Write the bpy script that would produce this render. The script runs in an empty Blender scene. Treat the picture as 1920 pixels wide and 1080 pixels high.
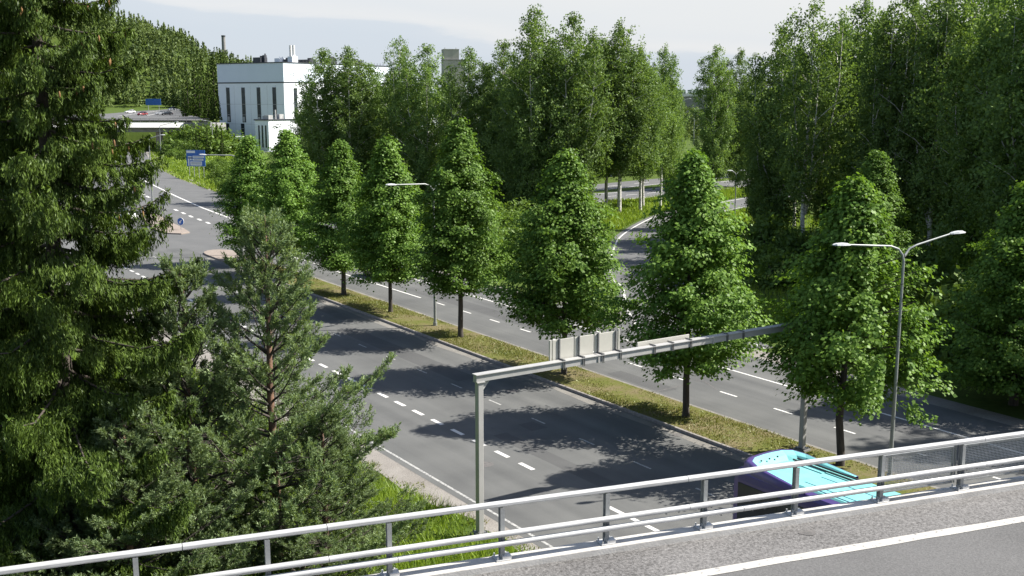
import bpy, math, random
import numpy as np
from mathutils import Vector, Matrix

C = bpy.context.scene.collection
R_ = math.radians
sc = bpy.context.scene

# ------------------------------------------------------------------ camera
CAM_H = 14.5
FPX = 2000.0
PITCH = math.atan(357 / FPX)
cam = bpy.data.cameras.new('camera')
cam_o = bpy.data.objects.new('camera', cam)
C.objects.link(cam_o)
cam_o.location = (0, 0, CAM_H)
cam_o.rotation_euler = (math.pi / 2 - PITCH, 0, 0)
cam.sensor_fit = 'HORIZONTAL'
cam.sensor_width = 36
cam.lens = FPX / 1920 * 36
cam.clip_start = 0.5
cam.clip_end = 9000
sc.camera = cam_o

# ------------------------------------------------------------------ light
SUN_AZ = R_(82)
SUN_EL = R_(45)
sd = Vector((math.sin(SUN_AZ) * math.cos(SUN_EL), math.cos(SUN_AZ) * math.cos(SUN_EL), math.sin(SUN_EL)))
sun = bpy.data.lights.new('sun', 'SUN')
sun.energy = 4.6
sun.angle = R_(0.5)
sun.color = (1.0, 0.95, 0.87)
sun_o = bpy.data.objects.new('sun', sun)
C.objects.link(sun_o)
sun_o.rotation_euler = sd.to_track_quat('Z', 'Y').to_euler()
sun_o.location = (0, 0, 80)

world = bpy.data.worlds.new('World')
sc.world = world
world.use_nodes = True
wt = world.node_tree
for n in list(wt.nodes):
    wt.nodes.remove(n)


def N(t, typ, **kw):
    n = t.nodes.new(typ)
    for k, v in kw.items():
        if k.startswith('i_'):
            key = k[2:]
            n.inputs[int(key) if key.isdigit() else key.replace('_', ' ')].default_value = v
        else:
            setattr(n, k, v)
    return n


def ramp(t, fac, stops):
    r = t.nodes.new('ShaderNodeValToRGB')
    while len(r.color_ramp.elements) < len(stops):
        r.color_ramp.elements.new(0.5)
    for e, (p, c) in zip(r.color_ramp.elements, stops):
        e.position = p
        e.color = (c[0], c[1], c[2], 1) if hasattr(c, '__len__') else (c, c, c, 1)
    t.links.new(fac, r.inputs[0])
    return r.outputs[0]


sky = N(wt, 'ShaderNodeTexSky', sky_type='NISHITA', sun_disc=False)
sky.sun_elevation = SUN_EL
sky.sun_rotation = SUN_AZ
sky.air_density = 1.0
sky.dust_density = 1.5
bg1 = N(wt, 'ShaderNodeBackground')
bg1.inputs['Strength'].default_value = 0.072
wt.links.new(sky.outputs[0], bg1.inputs[0])
tc = N(wt, 'ShaderNodeTexCoord')
mp = N(wt, 'ShaderNodeMapping')
mp.inputs['Scale'].default_value = (1.6, 1.6, 9.0)
mp.inputs['Location'].default_value = (0.35, 0.1, 0.2)
wt.links.new(tc.outputs['Generated'], mp.inputs[0])
ns = N(wt, 'ShaderNodeTexNoise', i_Scale=1.7, i_Detail=7.0, i_Roughness=0.55)
wt.links.new(mp.outputs[0], ns.inputs[0])
sx = N(wt, 'ShaderNodeSeparateXYZ')
wt.links.new(tc.outputs['Generated'], sx.inputs[0])
# a grey-blue cloud bank whose ragged upper edge sinks towards the right, pale high cloud above it
e1 = N(wt, 'ShaderNodeMath', operation='MULTIPLY_ADD')
wt.links.new(sx.outputs[0], e1.inputs[0])
e1.inputs[1].default_value = 0.085
wt.links.new(sx.outputs[2], e1.inputs[2])
e2 = N(wt, 'ShaderNodeMath', operation='MULTIPLY_ADD')
wt.links.new(ns.outputs[0], e2.inputs[0])
e2.inputs[1].default_value = -0.075
wt.links.new(e1.outputs[0], e2.inputs[2])
cloud_col = ramp(wt, e2.outputs[0], [(0.0, (0.66, 0.725, 0.81)), (0.012, (0.69, 0.745, 0.82)), (0.017, (0.83, 0.84, 0.86)), (0.035, (0.79, 0.815, 0.85)), (0.07, (0.84, 0.845, 0.85))])
bg2 = N(wt, 'ShaderNodeBackground')
bg2.inputs['Strength'].default_value = 0.43
wt.links.new(cloud_col, bg2.inputs[0])
lowf = ramp(wt, sx.outputs[2], [(0.0, 0.93), (0.12, 0.9), (0.25, 0.05), (1.0, 0.0)])
mixw = N(wt, 'ShaderNodeMixShader')
wt.links.new(lowf, mixw.inputs[0])
wt.links.new(bg1.outputs[0], mixw.inputs[1])
wt.links.new(bg2.outputs[0], mixw.inputs[2])
wo = N(wt, 'ShaderNodeOutputWorld')
wt.links.new(mixw.outputs[0], wo.inputs[0])

sc.view_settings.view_transform = 'Standard'
sc.view_settings.look = 'None'
sc.view_settings.gamma = 1.0
sc.view_settings.use_curve_mapping = False
sc.view_settings.exposure = 1.24
sc.render.engine = 'CYCLES'
sc.cycles.max_bounces = 6
sc.cycles.diffuse_bounces = 3
sc.cycles.transmission_bounces = 4
sc.cycles.sample_clamp_indirect = 6.0


# ------------------------------------------------------------------ frames
def G(x, y, z=0.0):
    """ground point that the photograph shows at pixel x, y on height z"""
    u = (x - 960) / FPX
    v = (y - 540) / FPX
    dx, dy, dz = u, math.cos(PITCH) - v * math.sin(PITCH), -math.sin(PITCH) - v * math.cos(PITCH)
    t = (CAM_H - z) / -dz
    return Vector((dx * t, dy * t, z))


def D(x, dist, z=0.0):
    """point straight ahead of pixel column x (at horizon) and dist metres away"""
    return Vector(((x - 960) / FPX * dist * math.cos(PITCH), dist, z))


RA = R_(33.99)                       # road frame: local x across (u), local y along (v)
RN = Vector((math.cos(RA), math.sin(RA), 0))
RD = Vector((-math.sin(RA), math.cos(RA), 0))


def RP(u, v, z=0.0):
    p = RN * u + RD * v
    return Vector((p.x, p.y, z))


def to_uv(p):
    return (p.x * RN.x + p.y * RN.y, p.x * RD.x + p.y * RD.y)


BA = R_(19.8)                        # bridge frame: local x along the bridge, local y away from camera


def BP(x, y, z=0.0):
    return Vector((x * math.cos(BA) - y * math.sin(BA), x * math.sin(BA) + y * math.cos(BA), z))


# ------------------------------------------------------------------ mesh helpers
class MB:
    def __init__(s):
        s.v = []
        s.f = []
        s.sm = []

    def add(s, vs, fs, smooth=False):
        o = len(s.v)
        s.v += [tuple(p) for p in vs]
        s.f += [tuple(i + o for i in f) for f in fs]
        s.sm += [smooth] * len(fs)
        return s

    def box(s, c, d, rz=0.0, M=None):
        x, y, z = d[0] / 2, d[1] / 2, d[2] / 2
        vs = [Vector((sx * x, sy * y, sz * z)) for sz in (-1, 1) for sy in (-1, 1) for sx in (-1, 1)]
        if rz:
            m = Matrix.Rotation(rz, 3, 'Z')
            vs = [m @ v for v in vs]
        if M:
            vs = [M @ v for v in vs]
        vs = [v + Vector(c) for v in vs]
        return s.add(vs, [(0, 2, 3, 1), (4, 5, 7, 6), (0, 1, 5, 4), (2, 6, 7, 3), (0, 4, 6, 2), (1, 3, 7, 5)])

    def tube(s, pts, rad, n=10, caps=True):
        pts = [Vector(p) for p in pts]
        rs = rad if hasattr(rad, '__len__') else [rad] * len(pts)
        vs, fs = [], []
        for i, p in enumerate(pts):
            a = pts[max(i - 1, 0)]
            b = pts[min(i + 1, len(pts) - 1)]
            t = (b - a).normalized()
            ref = Vector((0, 0, 1)) if abs(t.z) < 0.9 else Vector((1, 0, 0))
            x = t.cross(ref).normalized()
            y = t.cross(x).normalized()
            for k in range(n):
                an = 2 * math.pi * k / n
                vs.append(p + (x * math.cos(an) + y * math.sin(an)) * rs[i])
        for i in range(len(pts) - 1):
            for k in range(n):
                k2 = (k + 1) % n
                fs.append((i * n + k, i * n + k2, (i + 1) * n + k2, (i + 1) * n + k))
        s.add(vs, fs, True)
        if caps:
            s.add(vs[:n], [tuple(range(n))[::-1]])
            s.add(vs[-n:], [tuple(range(n))])
        return s

    def prism(s, poly, z0, z1):
        n = len(poly)
        vs = [(p[0], p[1], z0) for p in poly] + [(p[0], p[1], z1) for p in poly]
        fs = [tuple(range(n))[::-1], tuple(range(n, 2 * n))]
        fs += [(i, (i + 1) % n, n + (i + 1) % n, n + i) for i in range(n)]
        return s.add(vs, fs)

    def sheet(s, poly, z):
        return s.add([(p[0], p[1], z) for p in poly], [tuple(range(len(poly)))])

    def build(s, name, mat, parent=None, loc=(0, 0, 0), rz=0.0, bevel=0.0):
        me = bpy.data.meshes.new(name)
        me.from_pydata(s.v, [], s.f)
        me.polygons.foreach_set('use_smooth', s.sm)
        me.update()
        return link(name, me, mat, parent, loc, rz, bevel)


def build_each(mbs, name, mat, parent=None, **kw):
    return [b.build(name, mat, parent, **kw) for b in mbs]


def link(name, me, mat, parent=None, loc=(0, 0, 0), rz=0.0, bevel=0.0):
    o = bpy.data.objects.new(name, me)
    C.objects.link(o)
    if mat is not None and len(me.materials) == 0:
        me.materials.append(mat)
    o.location = loc
    o.rotation_euler = (0, 0, rz)
    if parent:
        o.parent = parent
    if bevel:
        b = o.modifiers.new('bevel', 'BEVEL')
        b.width = bevel
        b.segments = 2
        b.limit_method = 'ANGLE'
    return o


def np_mesh(name, V, k, mat, parent=None, smooth=False):
    """V: (n*k,3) vertices, every k consecutive ones a face"""
    V = np.asarray(V, dtype=np.float32).reshape(-1, 3)
    n = len(V) // k
    me = bpy.data.meshes.new(name)
    me.vertices.add(n * k)
    me.vertices.foreach_set('co', V.ravel())
    me.loops.add(n * k)
    me.loops.foreach_set('vertex_index', np.arange(n * k, dtype=np.int32))
    me.polygons.add(n)
    me.polygons.foreach_set('loop_start', np.arange(0, n * k, k, dtype=np.int32))
    me.polygons.foreach_set('loop_total', np.full(n, k, dtype=np.int32))
    me.update(calc_edges=True)
    return link(name, me, mat, parent)


def unit(a):
    return a / np.maximum(np.linalg.norm(a, axis=-1, keepdims=True), 1e-9)


def leaves(Cn, Dr, Nr, L, W):
    """diamond leaves: centres, long direction, normal, length, width"""
    Dr = unit(Dr)
    S = unit(np.cross(Dr, Nr))
    L = np.asarray(L).reshape(-1, 1) if np.ndim(L) else L
    W = np.asarray(W).reshape(-1, 1) if np.ndim(W) else W
    a = Cn - Dr * L * 0.5
    b = Cn + S * W * 0.5 - Dr * L * 0.06
    c = Cn + Dr * L * 0.5
    d = Cn - S * W * 0.5 - Dr * L * 0.06
    return np.stack([a, b, c, d], axis=1).reshape(-1, 3)


def thing(name, label, cat, loc=(0, 0, 0), rz=0.0, group=None):
    o = bpy.data.objects.new(name, None)
    C.objects.link(o)
    o.empty_display_size = 0.3
    o.location = loc
    o.rotation_euler = (0, 0, rz)
    o['label'] = label
    o['category'] = cat
    if group:
        o['group'] = group
    return o


def tag(o, label, cat, group=None, kind=None):
    o['label'] = label
    o['category'] = cat
    if group:
        o['group'] = group
    if kind:
        o['kind'] = kind
    return o


def struct(o, kind='structure'):
    o['kind'] = kind
    return o


def dup(src, loc, rz=0.0, label=None, group=None, scale=None):
    r = src.copy()
    C.objects.link(r)
    r.location = loc
    r.rotation_euler = (0, 0, rz)
    if scale is not None:
        r.scale = scale if hasattr(scale, '__len__') else (scale,) * 3
    if label:
        r['label'] = label
    if group:
        r['group'] = group
    for ch in list(src.children):
        c = ch.copy()
        C.objects.link(c)
        c.parent = r
        for g in list(ch.children):
            d = g.copy()
            C.objects.link(d)
            d.parent = c
    return r


# ------------------------------------------------------------------ materials
def base_mat(name):
    m = bpy.data.materials.new(name)
    m.use_nodes = True
    t = m.node_tree
    return m, t, t.nodes['Principled BSDF']


def mat(name, c1, c2=None, scale=3.0, rough=0.7, metal=0.0, detail=5.0, bump=0.0, bscale=40.0, coat=0.0, stretch=(1, 1, 1), spec=0.5):
    m, t, b = base_mat(name)
    tcn = N(t, 'ShaderNodeTexCoord')
    mpn = N(t, 'ShaderNodeMapping')
    mpn.inputs['Scale'].default_value = stretch
    t.links.new(tcn.outputs['Object'], mpn.inputs[0])
    no = N(t, 'ShaderNodeTexNoise', i_Scale=scale, i_Detail=detail, i_Roughness=0.6)
    t.links.new(mpn.outputs[0], no.inputs[0])
    if c2 is None:
        c2 = tuple(x * 0.82 for x in c1)
    col = ramp(t, no.outputs[0], [(0.3, c2), (0.7, c1)])
    t.links.new(col, b.inputs['Base Color'])
    b.inputs['Roughness'].default_value = rough
    b.inputs['Metallic'].default_value = metal
    b.inputs['Coat Weight'].default_value = coat
    b.inputs['Specular IOR Level'].default_value = spec
    if bump:
        n2 = N(t, 'ShaderNodeTexNoise', i_Scale=bscale, i_Detail=3.0)
        t.links.new(tcn.outputs['Object'], n2.inputs[0])
        bp = N(t, 'ShaderNodeBump', i_Strength=bump, i_Distance=0.02)
        t.links.new(n2.outputs[0], bp.inputs['Height'])
        t.links.new(bp.outputs[0], b.inputs['Normal'])
    return m


def leaf_mat(name, c1, c2, trans=0.35, nscale=0.8, gloss=0.06, hue=None):
    m = bpy.data.materials.new(name)
    m.use_nodes = True
    t = m.node_tree
    for n in list(t.nodes):
        t.nodes.remove(n)
    ge = N(t, 'ShaderNodeNewGeometry')
    tcn = N(t, 'ShaderNodeTexCoord')
    no = N(t, 'ShaderNodeTexNoise', i_Scale=nscale, i_Detail=2.0)
    t.links.new(tcn.outputs['Object'], no.inputs[0])
    ad = N(t, 'ShaderNodeMath', operation='MULTIPLY_ADD')
    t.links.new(ge.outputs['Random Per Island'], ad.inputs[0])
    ad.inputs[1].default_value = 0.6
    mu = N(t, 'ShaderNodeMath', operation='MULTIPLY_ADD')
    t.links.new(no.outputs[0], mu.inputs[0])
    mu.inputs[1].default_value = 1.0
    mu.inputs[2].default_value = -0.3
    t.links.new(mu.outputs[0], ad.inputs[2])
    col = ramp(t, ad.outputs[0], [(0.1, c2), (0.9, c1)])
    oi = N(t, 'ShaderNodeObjectInfo')
    hs = N(t, 'ShaderNodeHueSaturation')
    mr = N(t, 'ShaderNodeMapRange')
    mr.inputs['To Min'].default_value = 0.82
    mr.inputs['To Max'].default_value = 1.15
    t.links.new(oi.outputs['Random'], mr.inputs[0])
    t.links.new(mr.outputs[0], hs.inputs['Value'])
    t.links.new(col, hs.inputs['Color'])
    di = N(t, 'ShaderNodeBsdfDiffuse')
    tr = N(t, 'ShaderNodeBsdfTranslucent')
    gl = N(t, 'ShaderNodeBsdfGlossy')
    gl.inputs['Roughness'].default_value = 0.45
    gl.inputs['Color'].default_value = (0.45, 0.5, 0.4, 1)
    t.links.new(hs.outputs[0], di.inputs[0])
    tm = N(t, 'ShaderNodeMix', data_type='RGBA', blend_type='MULTIPLY')
    tm.inputs[0].default_value = 1.0
    tm.inputs[7].default_value = (1.0, 1.0, 0.45, 1)
    t.links.new(hs.outputs[0], tm.inputs[6])
    t.links.new(tm.outputs[2], tr.inputs[0])
    m1 = N(t, 'ShaderNodeMixShader')
    m1.inputs[0].default_value = trans
    t.links.new(di.outputs[0], m1.inputs[1])
    t.links.new(tr.outputs[0], m1.inputs[2])
    m2 = N(t, 'ShaderNodeMixShader')
    m2.inputs[0].default_value = gloss
    t.links.new(m1.outputs[0], m2.inputs[1])
    t.links.new(gl.outputs[0], m2.inputs[2])
    o = N(t, 'ShaderNodeOutputMaterial')
    t.links.new(m2.outputs[0], o.inputs[0])
    return m


def asphalt_mat(name, dark, light, bands=True, grain=60.0, chips=0.0, tight=1.0):
    m, t, b = base_mat(name)
    tcn = N(t, 'ShaderNodeTexCoord')
    big = N(t, 'ShaderNodeTexNoise', i_Scale=0.35, i_Detail=4.0)
    t.links.new(tcn.outputs['Object'], big.inputs[0])
    fine = N(t, 'ShaderNodeTexNoise', i_Scale=grain, i_Detail=2.0, i_Roughness=0.8)
    t.links.new(tcn.outputs['Object'], fine.inputs[0])
    mpn = N(t, 'ShaderNodeMapping')
    mpn.inputs['Scale'].default_value = (1.1, 0.014, 1)
    t.links.new(tcn.outputs['Object'], mpn.inputs[0])
    st = N(t, 'ShaderNodeTexNoise', i_Scale=1.0, i_Detail=3.0)
    t.links.new(mpn.outputs[0], st.inputs[0])
    a = N(t, 'ShaderNodeMath', operation='MULTIPLY_ADD')
    t.links.new(st.outputs[0], a.inputs[0])
    a.inputs[1].default_value = 1.0 if bands else 0.1
    t.links.new(big.outputs[0], a.inputs[2])
    if bands:
        sp_ = N(t, 'ShaderNodeSeparateXYZ')
        t.links.new(tcn.outputs['Object'], sp_.inputs[0])
        mrx = N(t, 'ShaderNodeMapRange')
        mrx.inputs['From Min'].default_value = 19.0
        mrx.inputs['From Max'].default_value = 43.0
        t.links.new(sp_.outputs[0], mrx.inputs[0])
        st_ = [(0.0, 0.62)]
        for c_ in (21.35, 25.2, 29.2, 36.0, 39.35):
            for d_, v_ in ((-1.5, 0.56), (-0.8, 0.36), (0.0, 0.54), (0.8, 0.36), (1.5, 0.56)):
                st_.append(((c_ + d_ - 19) / 24, v_))
        wr = ramp(t, mrx.outputs[0], st_ + [(1.0, 0.62)])
        ax = N(t, 'ShaderNodeMath', operation='MULTIPLY_ADD')
        t.links.new(wr, ax.inputs[0])
        ax.inputs[1].default_value = 0.7
        ay = N(t, 'ShaderNodeMath', operation='ADD')
        t.links.new(a.outputs[0], ay.inputs[0])
        ay.inputs[1].default_value = -0.34
        t.links.new(ay.outputs[0], ax.inputs[2])
        a = ax
    a2 = N(t, 'ShaderNodeMath', operation='MULTIPLY_ADD')
    t.links.new(fine.outputs[0], a2.inputs[0])
    a2.inputs[1].default_value = 0.7 + chips
    t.links.new(a.outputs[0], a2.inputs[2])
    # polished wheel tracks and a dark oily strip between them, one period per lane
    mid = (1.0 if bands else 0.55) * 0.5 + 0.5 + (0.7 + chips) * 0.5 - (0.25 if not bands else 0)
    mr = N(t, 'ShaderNodeMapRange')
    mr.inputs['From Min'].default_value = mid - (0.42 + chips * 0.3) * tight
    mr.inputs['From Max'].default_value = mid + (0.42 + chips * 0.3) * tight
    t.links.new(a2.outputs[0], mr.inputs[0])
    col = ramp(t, mr.outputs[0], [(0.0, dark), (1.0, light)])
    t.links.new(col, b.inputs['Base Color'])
    b.inputs['Roughness'].default_value = 0.85
    b.inputs['Specular IOR Level'].default_value = 0.25
    bp = N(t, 'ShaderNodeBump', i_Strength=0.35 + chips * 0.5, i_Distance=0.01)
    t.links.new(fine.outputs[0], bp.inputs['Height'])
    t.links.new(bp.outputs[0], b.inputs['Normal'])
    return m


def paint_mat(name, c, wear=0.35):
    """road paint with worn gaps that let the asphalt colour through"""
    m, t, b = base_mat(name)
    tcn = N(t, 'ShaderNodeTexCoord')
    no = N(t, 'ShaderNodeTexNoise', i_Scale=9.0, i_Detail=6.0, i_Roughness=0.7)
    t.links.new(tcn.outputs['Object'], no.inputs[0])
    col = ramp(t, no.outputs[0], [(wear - 0.05, (0.16, 0.16, 0.16)), (wear + 0.06, c)])
    t.links.new(col, b.inputs['Base Color'])
    b.inputs['Roughness'].default_value = 0.7
    return m


def ground_mat(name, stops, s1=0.25, s2=6.0):
    m, t, b = base_mat(name)
    tcn = N(t, 'ShaderNodeTexCoord')
    n1 = N(t, 'ShaderNodeTexNoise', i_Scale=s1, i_Detail=6.0, i_Roughness=0.65)
    n2 = N(t, 'ShaderNodeTexNoise', i_Scale=s2, i_Detail=5.0, i_Roughness=0.7)
    t.links.new(tcn.outputs['Object'], n1.inputs[0])
    t.links.new(tcn.outputs['Object'], n2.inputs[0])
    a = N(t, 'ShaderNodeMath', operation='MULTIPLY_ADD')
    t.links.new(n2.outputs[0], a.inputs[0])
    a.inputs[1].default_value = 0.6
    a2 = N(t, 'ShaderNodeMath', operation='MULTIPLY_ADD')
    t.links.new(n1.outputs[0], a2.inputs[0])
    a2.inputs[1].default_value = 1.0
    a2.inputs[2].default_value = -0.3
    t.links.new(a2.outputs[0], a.inputs[2])
    col = ramp(t, a.outputs[0], stops)
    t.links.new(col, b.inputs['Base Color'])
    b.inputs['Roughness'].default_value = 0.95
    b.inputs['Specular IOR Level'].default_value = 0.1
    bp = N(t, 'ShaderNodeBump', i_Strength=0.6, i_Distance=0.06)
    t.links.new(n2.outputs[0], bp.inputs['Height'])
    t.links.new(bp.outputs[0], b.inputs['Normal'])
    return m


def glass_mat(name, c=(0.02, 0.025, 0.03)):
    m, t, b = base_mat(name)
    tcn = N(t, 'ShaderNodeTexCoord')
    no = N(t, 'ShaderNodeTexNoise', i_Scale=0.7, i_Detail=2.0)
    t.links.new(tcn.outputs['Object'], no.inputs[0])
    col = ramp(t, no.outputs[0], [(0.35, c), (0.7, tuple(x * 2.2 for x in c))])
    t.links.new(col, b.inputs['Base Color'])
    b.inputs['Roughness'].default_value = 0.15
    b.inputs['Specular IOR Level'].default_value = 0.35
    return m


M = {}
M['asphalt'] = asphalt_mat('asphalt', (0.075, 0.077, 0.077), (0.135, 0.137, 0.133))
M['asphalt_far'] = asphalt_mat('asphalt_far', (0.087, 0.089, 0.090), (0.138, 0.139, 0.138), bands=False)
M['bridge_asphalt'] = asphalt_mat('bridge_asphalt', (0.058, 0.058, 0.058), (0.148, 0.147, 0.146), bands=False, grain=24.0, chips=0.7, tight=0.9)
M['bridge_shoulder'] = asphalt_mat('bridge_shoulder', (0.035, 0.034, 0.033), (0.215, 0.21, 0.207), bands=False, grain=21.0, chips=2.0, tight=0.66)
M['paint'] = paint_mat('road_paint', (0.600, 0.592, 0.567))
M['paint_worn'] = paint_mat('worn_road_paint', (0.375, 0.375, 0.358), wear=0.46)
M['paint_bridge'] = paint_mat('bridge_paint', (0.40, 0.388, 0.362), wear=0.385)
M['gravel'] = ground_mat('gravel', [(0.2, (0.155, 0.142, 0.128)), (0.5, (0.225, 0.21, 0.192)), (0.8, (0.30, 0.285, 0.262))], 0.6, 14.0)
M['dust'] = ground_mat('gutter_dust', [(0.2, (0.142, 0.138, 0.129)), (0.8, (0.250, 0.237, 0.217))], 1.2, 14.0)
M['grass'] = ground_mat('grass_ground', [(0.15, (0.029, 0.046, 0.012)), (0.5, (0.062, 0.096, 0.018)), (0.85, (0.108, 0.138, 0.033))], 0.12, 2.5)
M['turf'] = ground_mat('median_turf', [(0.18, (0.062, 0.083, 0.017)), (0.42, (0.104, 0.113, 0.029)), (0.58, (0.142, 0.121, 0.062)), (0.85, (0.167, 0.138, 0.087))], 0.5, 7.0)
M['soil'] = ground_mat('forest_floor', [(0.2, (0.02, 0.025, 0.01)), (0.8, (0.05, 0.06, 0.02))], 0.5, 4.0)
M['kerb'] = mat('kerb_granite', (0.283, 0.271, 0.250), (0.167, 0.142, 0.138), scale=6, rough=0.85, bump=0.3)
M['kerb_dark'] = mat('dark_kerb', (0.142, 0.133, 0.129), (0.075, 0.073, 0.071), scale=6, rough=0.9, bump=0.3)
M['concrete'] = mat('concrete', (0.57, 0.555, 0.525), (0.36, 0.345, 0.32), scale=1.6, rough=0.85, detail=9.0, bump=0.25, bscale=30)
M['concrete_white'] = mat('pale_concrete', (0.74, 0.725, 0.69), (0.62, 0.605, 0.57), scale=0.4, rough=0.85)
M['concrete_grey'] = mat('grey_concrete', (0.250, 0.246, 0.237), (0.183, 0.179, 0.175), scale=0.6, rough=0.9)
M['pier_stone'] = mat('pier_concrete', (0.350, 0.300, 0.258), (0.275, 0.233, 0.200), scale=0.8, rough=0.9)
M['galv'] = mat('galvanised_rail', (0.57, 0.572, 0.57), (0.36, 0.362, 0.358), scale=5, rough=0.5, metal=0.15, detail=8.0, stretch=(0.35, 3, 3))
M['galv_post'] = mat('galvanised_post', (0.350, 0.362, 0.358), (0.250, 0.258, 0.258), scale=9, rough=0.5, metal=0.3)
M['galv_dark'] = mat('steel_bolts', (0.20, 0.205, 0.21), (0.12, 0.12, 0.125), scale=12, rough=0.5, metal=0.4)
M['gantry'] = mat('painted_gantry_steel', (0.40, 0.395, 0.385), (0.33, 0.328, 0.32), scale=3, rough=0.55, metal=0.1, stretch=(1, 1, 0.4))
M['sign_back'] = mat('sign_back_sheet', (0.467, 0.454, 0.408), (0.400, 0.392, 0.350), scale=1.5, rough=0.6)
M['lamp_steel'] = mat('lamp_steel', (0.300, 0.317, 0.308), (0.225, 0.242, 0.237), scale=6, rough=0.5, metal=0.3)
M['lamp_head'] = mat('lamp_head', (0.550, 0.567, 0.567), (0.467, 0.483, 0.483), scale=4, rough=0.4)
M['lamp_glass'] = mat('lamp_lens', (0.5, 0.52, 0.5), (0.4, 0.42, 0.42), scale=4, rough=0.2)
M['bark'] = mat('linden_bark', (0.085, 0.072, 0.06), (0.035, 0.03, 0.026), scale=9, rough=0.95, bump=0.8, bscale=25, stretch=(1, 1, 0.25))
M['pine_bark'] = mat('pine_bark', (0.24, 0.135, 0.085), (0.09, 0.062, 0.048), scale=5, rough=0.95, bump=0.8, bscale=22, stretch=(1, 1, 0.5))
M['spruce_bark'] = mat('spruce_bark', (0.085, 0.068, 0.055), (0.04, 0.034, 0.029), scale=7, rough=0.95, bump=0.8)
M['dead_twig'] = mat('dead_twig', (0.30, 0.27, 0.23), (0.19, 0.17, 0.145), scale=7, rough=0.95)
M['leaf_linden'] = leaf_mat('linden_leaf', (0.205, 0.335, 0.06), (0.072, 0.15, 0.028), trans=0.42, gloss=0.03)
M['leaf_birch'] = leaf_mat('birch_leaf', (0.22, 0.32, 0.095), (0.078, 0.14, 0.042), trans=0.46, nscale=0.4, gloss=0.025)
M['leaf_shrub'] = leaf_mat('shrub_leaf', (0.17, 0.26, 0.055), (0.065, 0.115, 0.026), trans=0.42, gloss=0.025)
M['needle_spruce'] = leaf_mat('spruce_needle', (0.135, 0.205, 0.034), (0.026, 0.05, 0.014), trans=0.2, nscale=0.9, gloss=0.025)
M['needle_pine'] = leaf_mat('pine_needle', (0.25, 0.325, 0.15), (0.10, 0.155, 0.072), trans=0.36, nscale=1.2, gloss=0.03)
M['cone'] = mat('spruce_cones', (0.28, 0.15, 0.055), (0.17, 0.09, 0.035), scale=9, rough=0.8)
M['leaf_wood'] = leaf_mat('far_wood_leaf', (0.16, 0.21, 0.065), (0.06, 0.095, 0.036), trans=0.3, gloss=0.02, nscale=0.03)
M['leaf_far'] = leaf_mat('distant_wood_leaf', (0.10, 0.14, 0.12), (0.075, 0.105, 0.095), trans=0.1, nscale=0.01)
M['blade'] = leaf_mat('grass_blade', (0.27, 0.36, 0.05), (0.12, 0.20, 0.028), trans=0.4, nscale=0.5, gloss=0.03)
M['blade_dry'] = leaf_mat('dry_grass_blade', (0.27, 0.25, 0.075), (0.12, 0.155, 0.03), trans=0.3, nscale=0.6)
M['white_wall'] = mat('white_cladding', (0.77, 0.80, 0.84), (0.73, 0.76, 0.80), scale=0.25, rough=0.6)
M['dark_trim'] = mat('dark_trim', (0.045, 0.05, 0.06), (0.03, 0.034, 0.04), scale=2, rough=0.5)
M['glass'] = glass_mat('window_glass')
M['grey_plant'] = mat('roof_plant', (0.45, 0.45, 0.44), (0.25, 0.25, 0.25), scale=0.8, rough=0.6)
M['silo'] = mat('silo_render', (0.417, 0.396, 0.342), (0.333, 0.317, 0.275), scale=0.15, rough=0.9, stretch=(2, 2, 0.2))
M['bus_cyan'] = mat('turquoise_paint', (0.21, 0.54, 0.53), (0.15, 0.43, 0.425), scale=1.3, rough=0.6, coat=0.0, spec=0.3, detail=8.0)
M['bus_purple'] = mat('purple_paint', (0.100, 0.067, 0.225), (0.083, 0.054, 0.192), scale=0.7, rough=0.3, coat=0.3)
M['bus_dark'] = mat('bus_dark_grey', (0.03, 0.03, 0.034), (0.02, 0.02, 0.022), scale=2, rough=0.5)
M['rubber'] = mat('tyre_rubber', (0.022, 0.022, 0.022), (0.015, 0.015, 0.015), scale=5, rough=0.9)
M['rim'] = mat('wheel_rim', (0.4, 0.4, 0.41), (0.3, 0.3, 0.31), scale=4, rough=0.4, metal=0.5)
M['car_white'] = mat('white_car_paint', (0.76, 0.76, 0.76), (0.72, 0.72, 0.72), scale=1, rough=0.3, coat=0.4)
M['car_black'] = mat('black_car_paint', (0.02, 0.021, 0.024), (0.015, 0.016, 0.018), scale=1, rough=0.25, coat=0.5)
M['car_red'] = mat('dark_red_car_paint', (0.22, 0.03, 0.03), (0.17, 0.022, 0.022), scale=1, rough=0.3, coat=0.4)
M['car_silver'] = mat('silver_car_paint', (0.45, 0.46, 0.47), (0.4, 0.41, 0.42), scale=1, rough=0.35, metal=0.3)
M['tail'] = mat('tail_lamp', (0.4, 0.02, 0.02), (0.3, 0.015, 0.015), scale=3, rough=0.2)
M['head'] = mat('head_lamp', (0.75, 0.76, 0.76), (0.6, 0.6, 0.6), scale=3, rough=0.15)
M['sign_blue'] = mat('sign_blue', (0.03, 0.13, 0.46), (0.025, 0.11, 0.40), scale=1, rough=0.45)
M['sign_white'] = mat('sign_white', (0.74, 0.75, 0.76), (0.68, 0.69, 0.70), scale=1, rough=0.45)
M['sign_navy'] = mat('sign_navy', (0.03, 0.05, 0.16), (0.025, 0.04, 0.13), scale=1, rough=0.45)
M['paving'] = ground_mat('island_paving', [(0.2, (0.21, 0.175, 0.15)), (0.8, (0.30, 0.26, 0.23))], 0.8, 9.0)

# ------------------------------------------------------------------ ground, roads
gp = 6000
struct(MB().add([(-gp, -gp, 0), (gp, -gp, 0), (gp, gp, 0), (-gp, gp, 0)], [(0, 1, 2, 3)]).build('ground', M['grass']))

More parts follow.
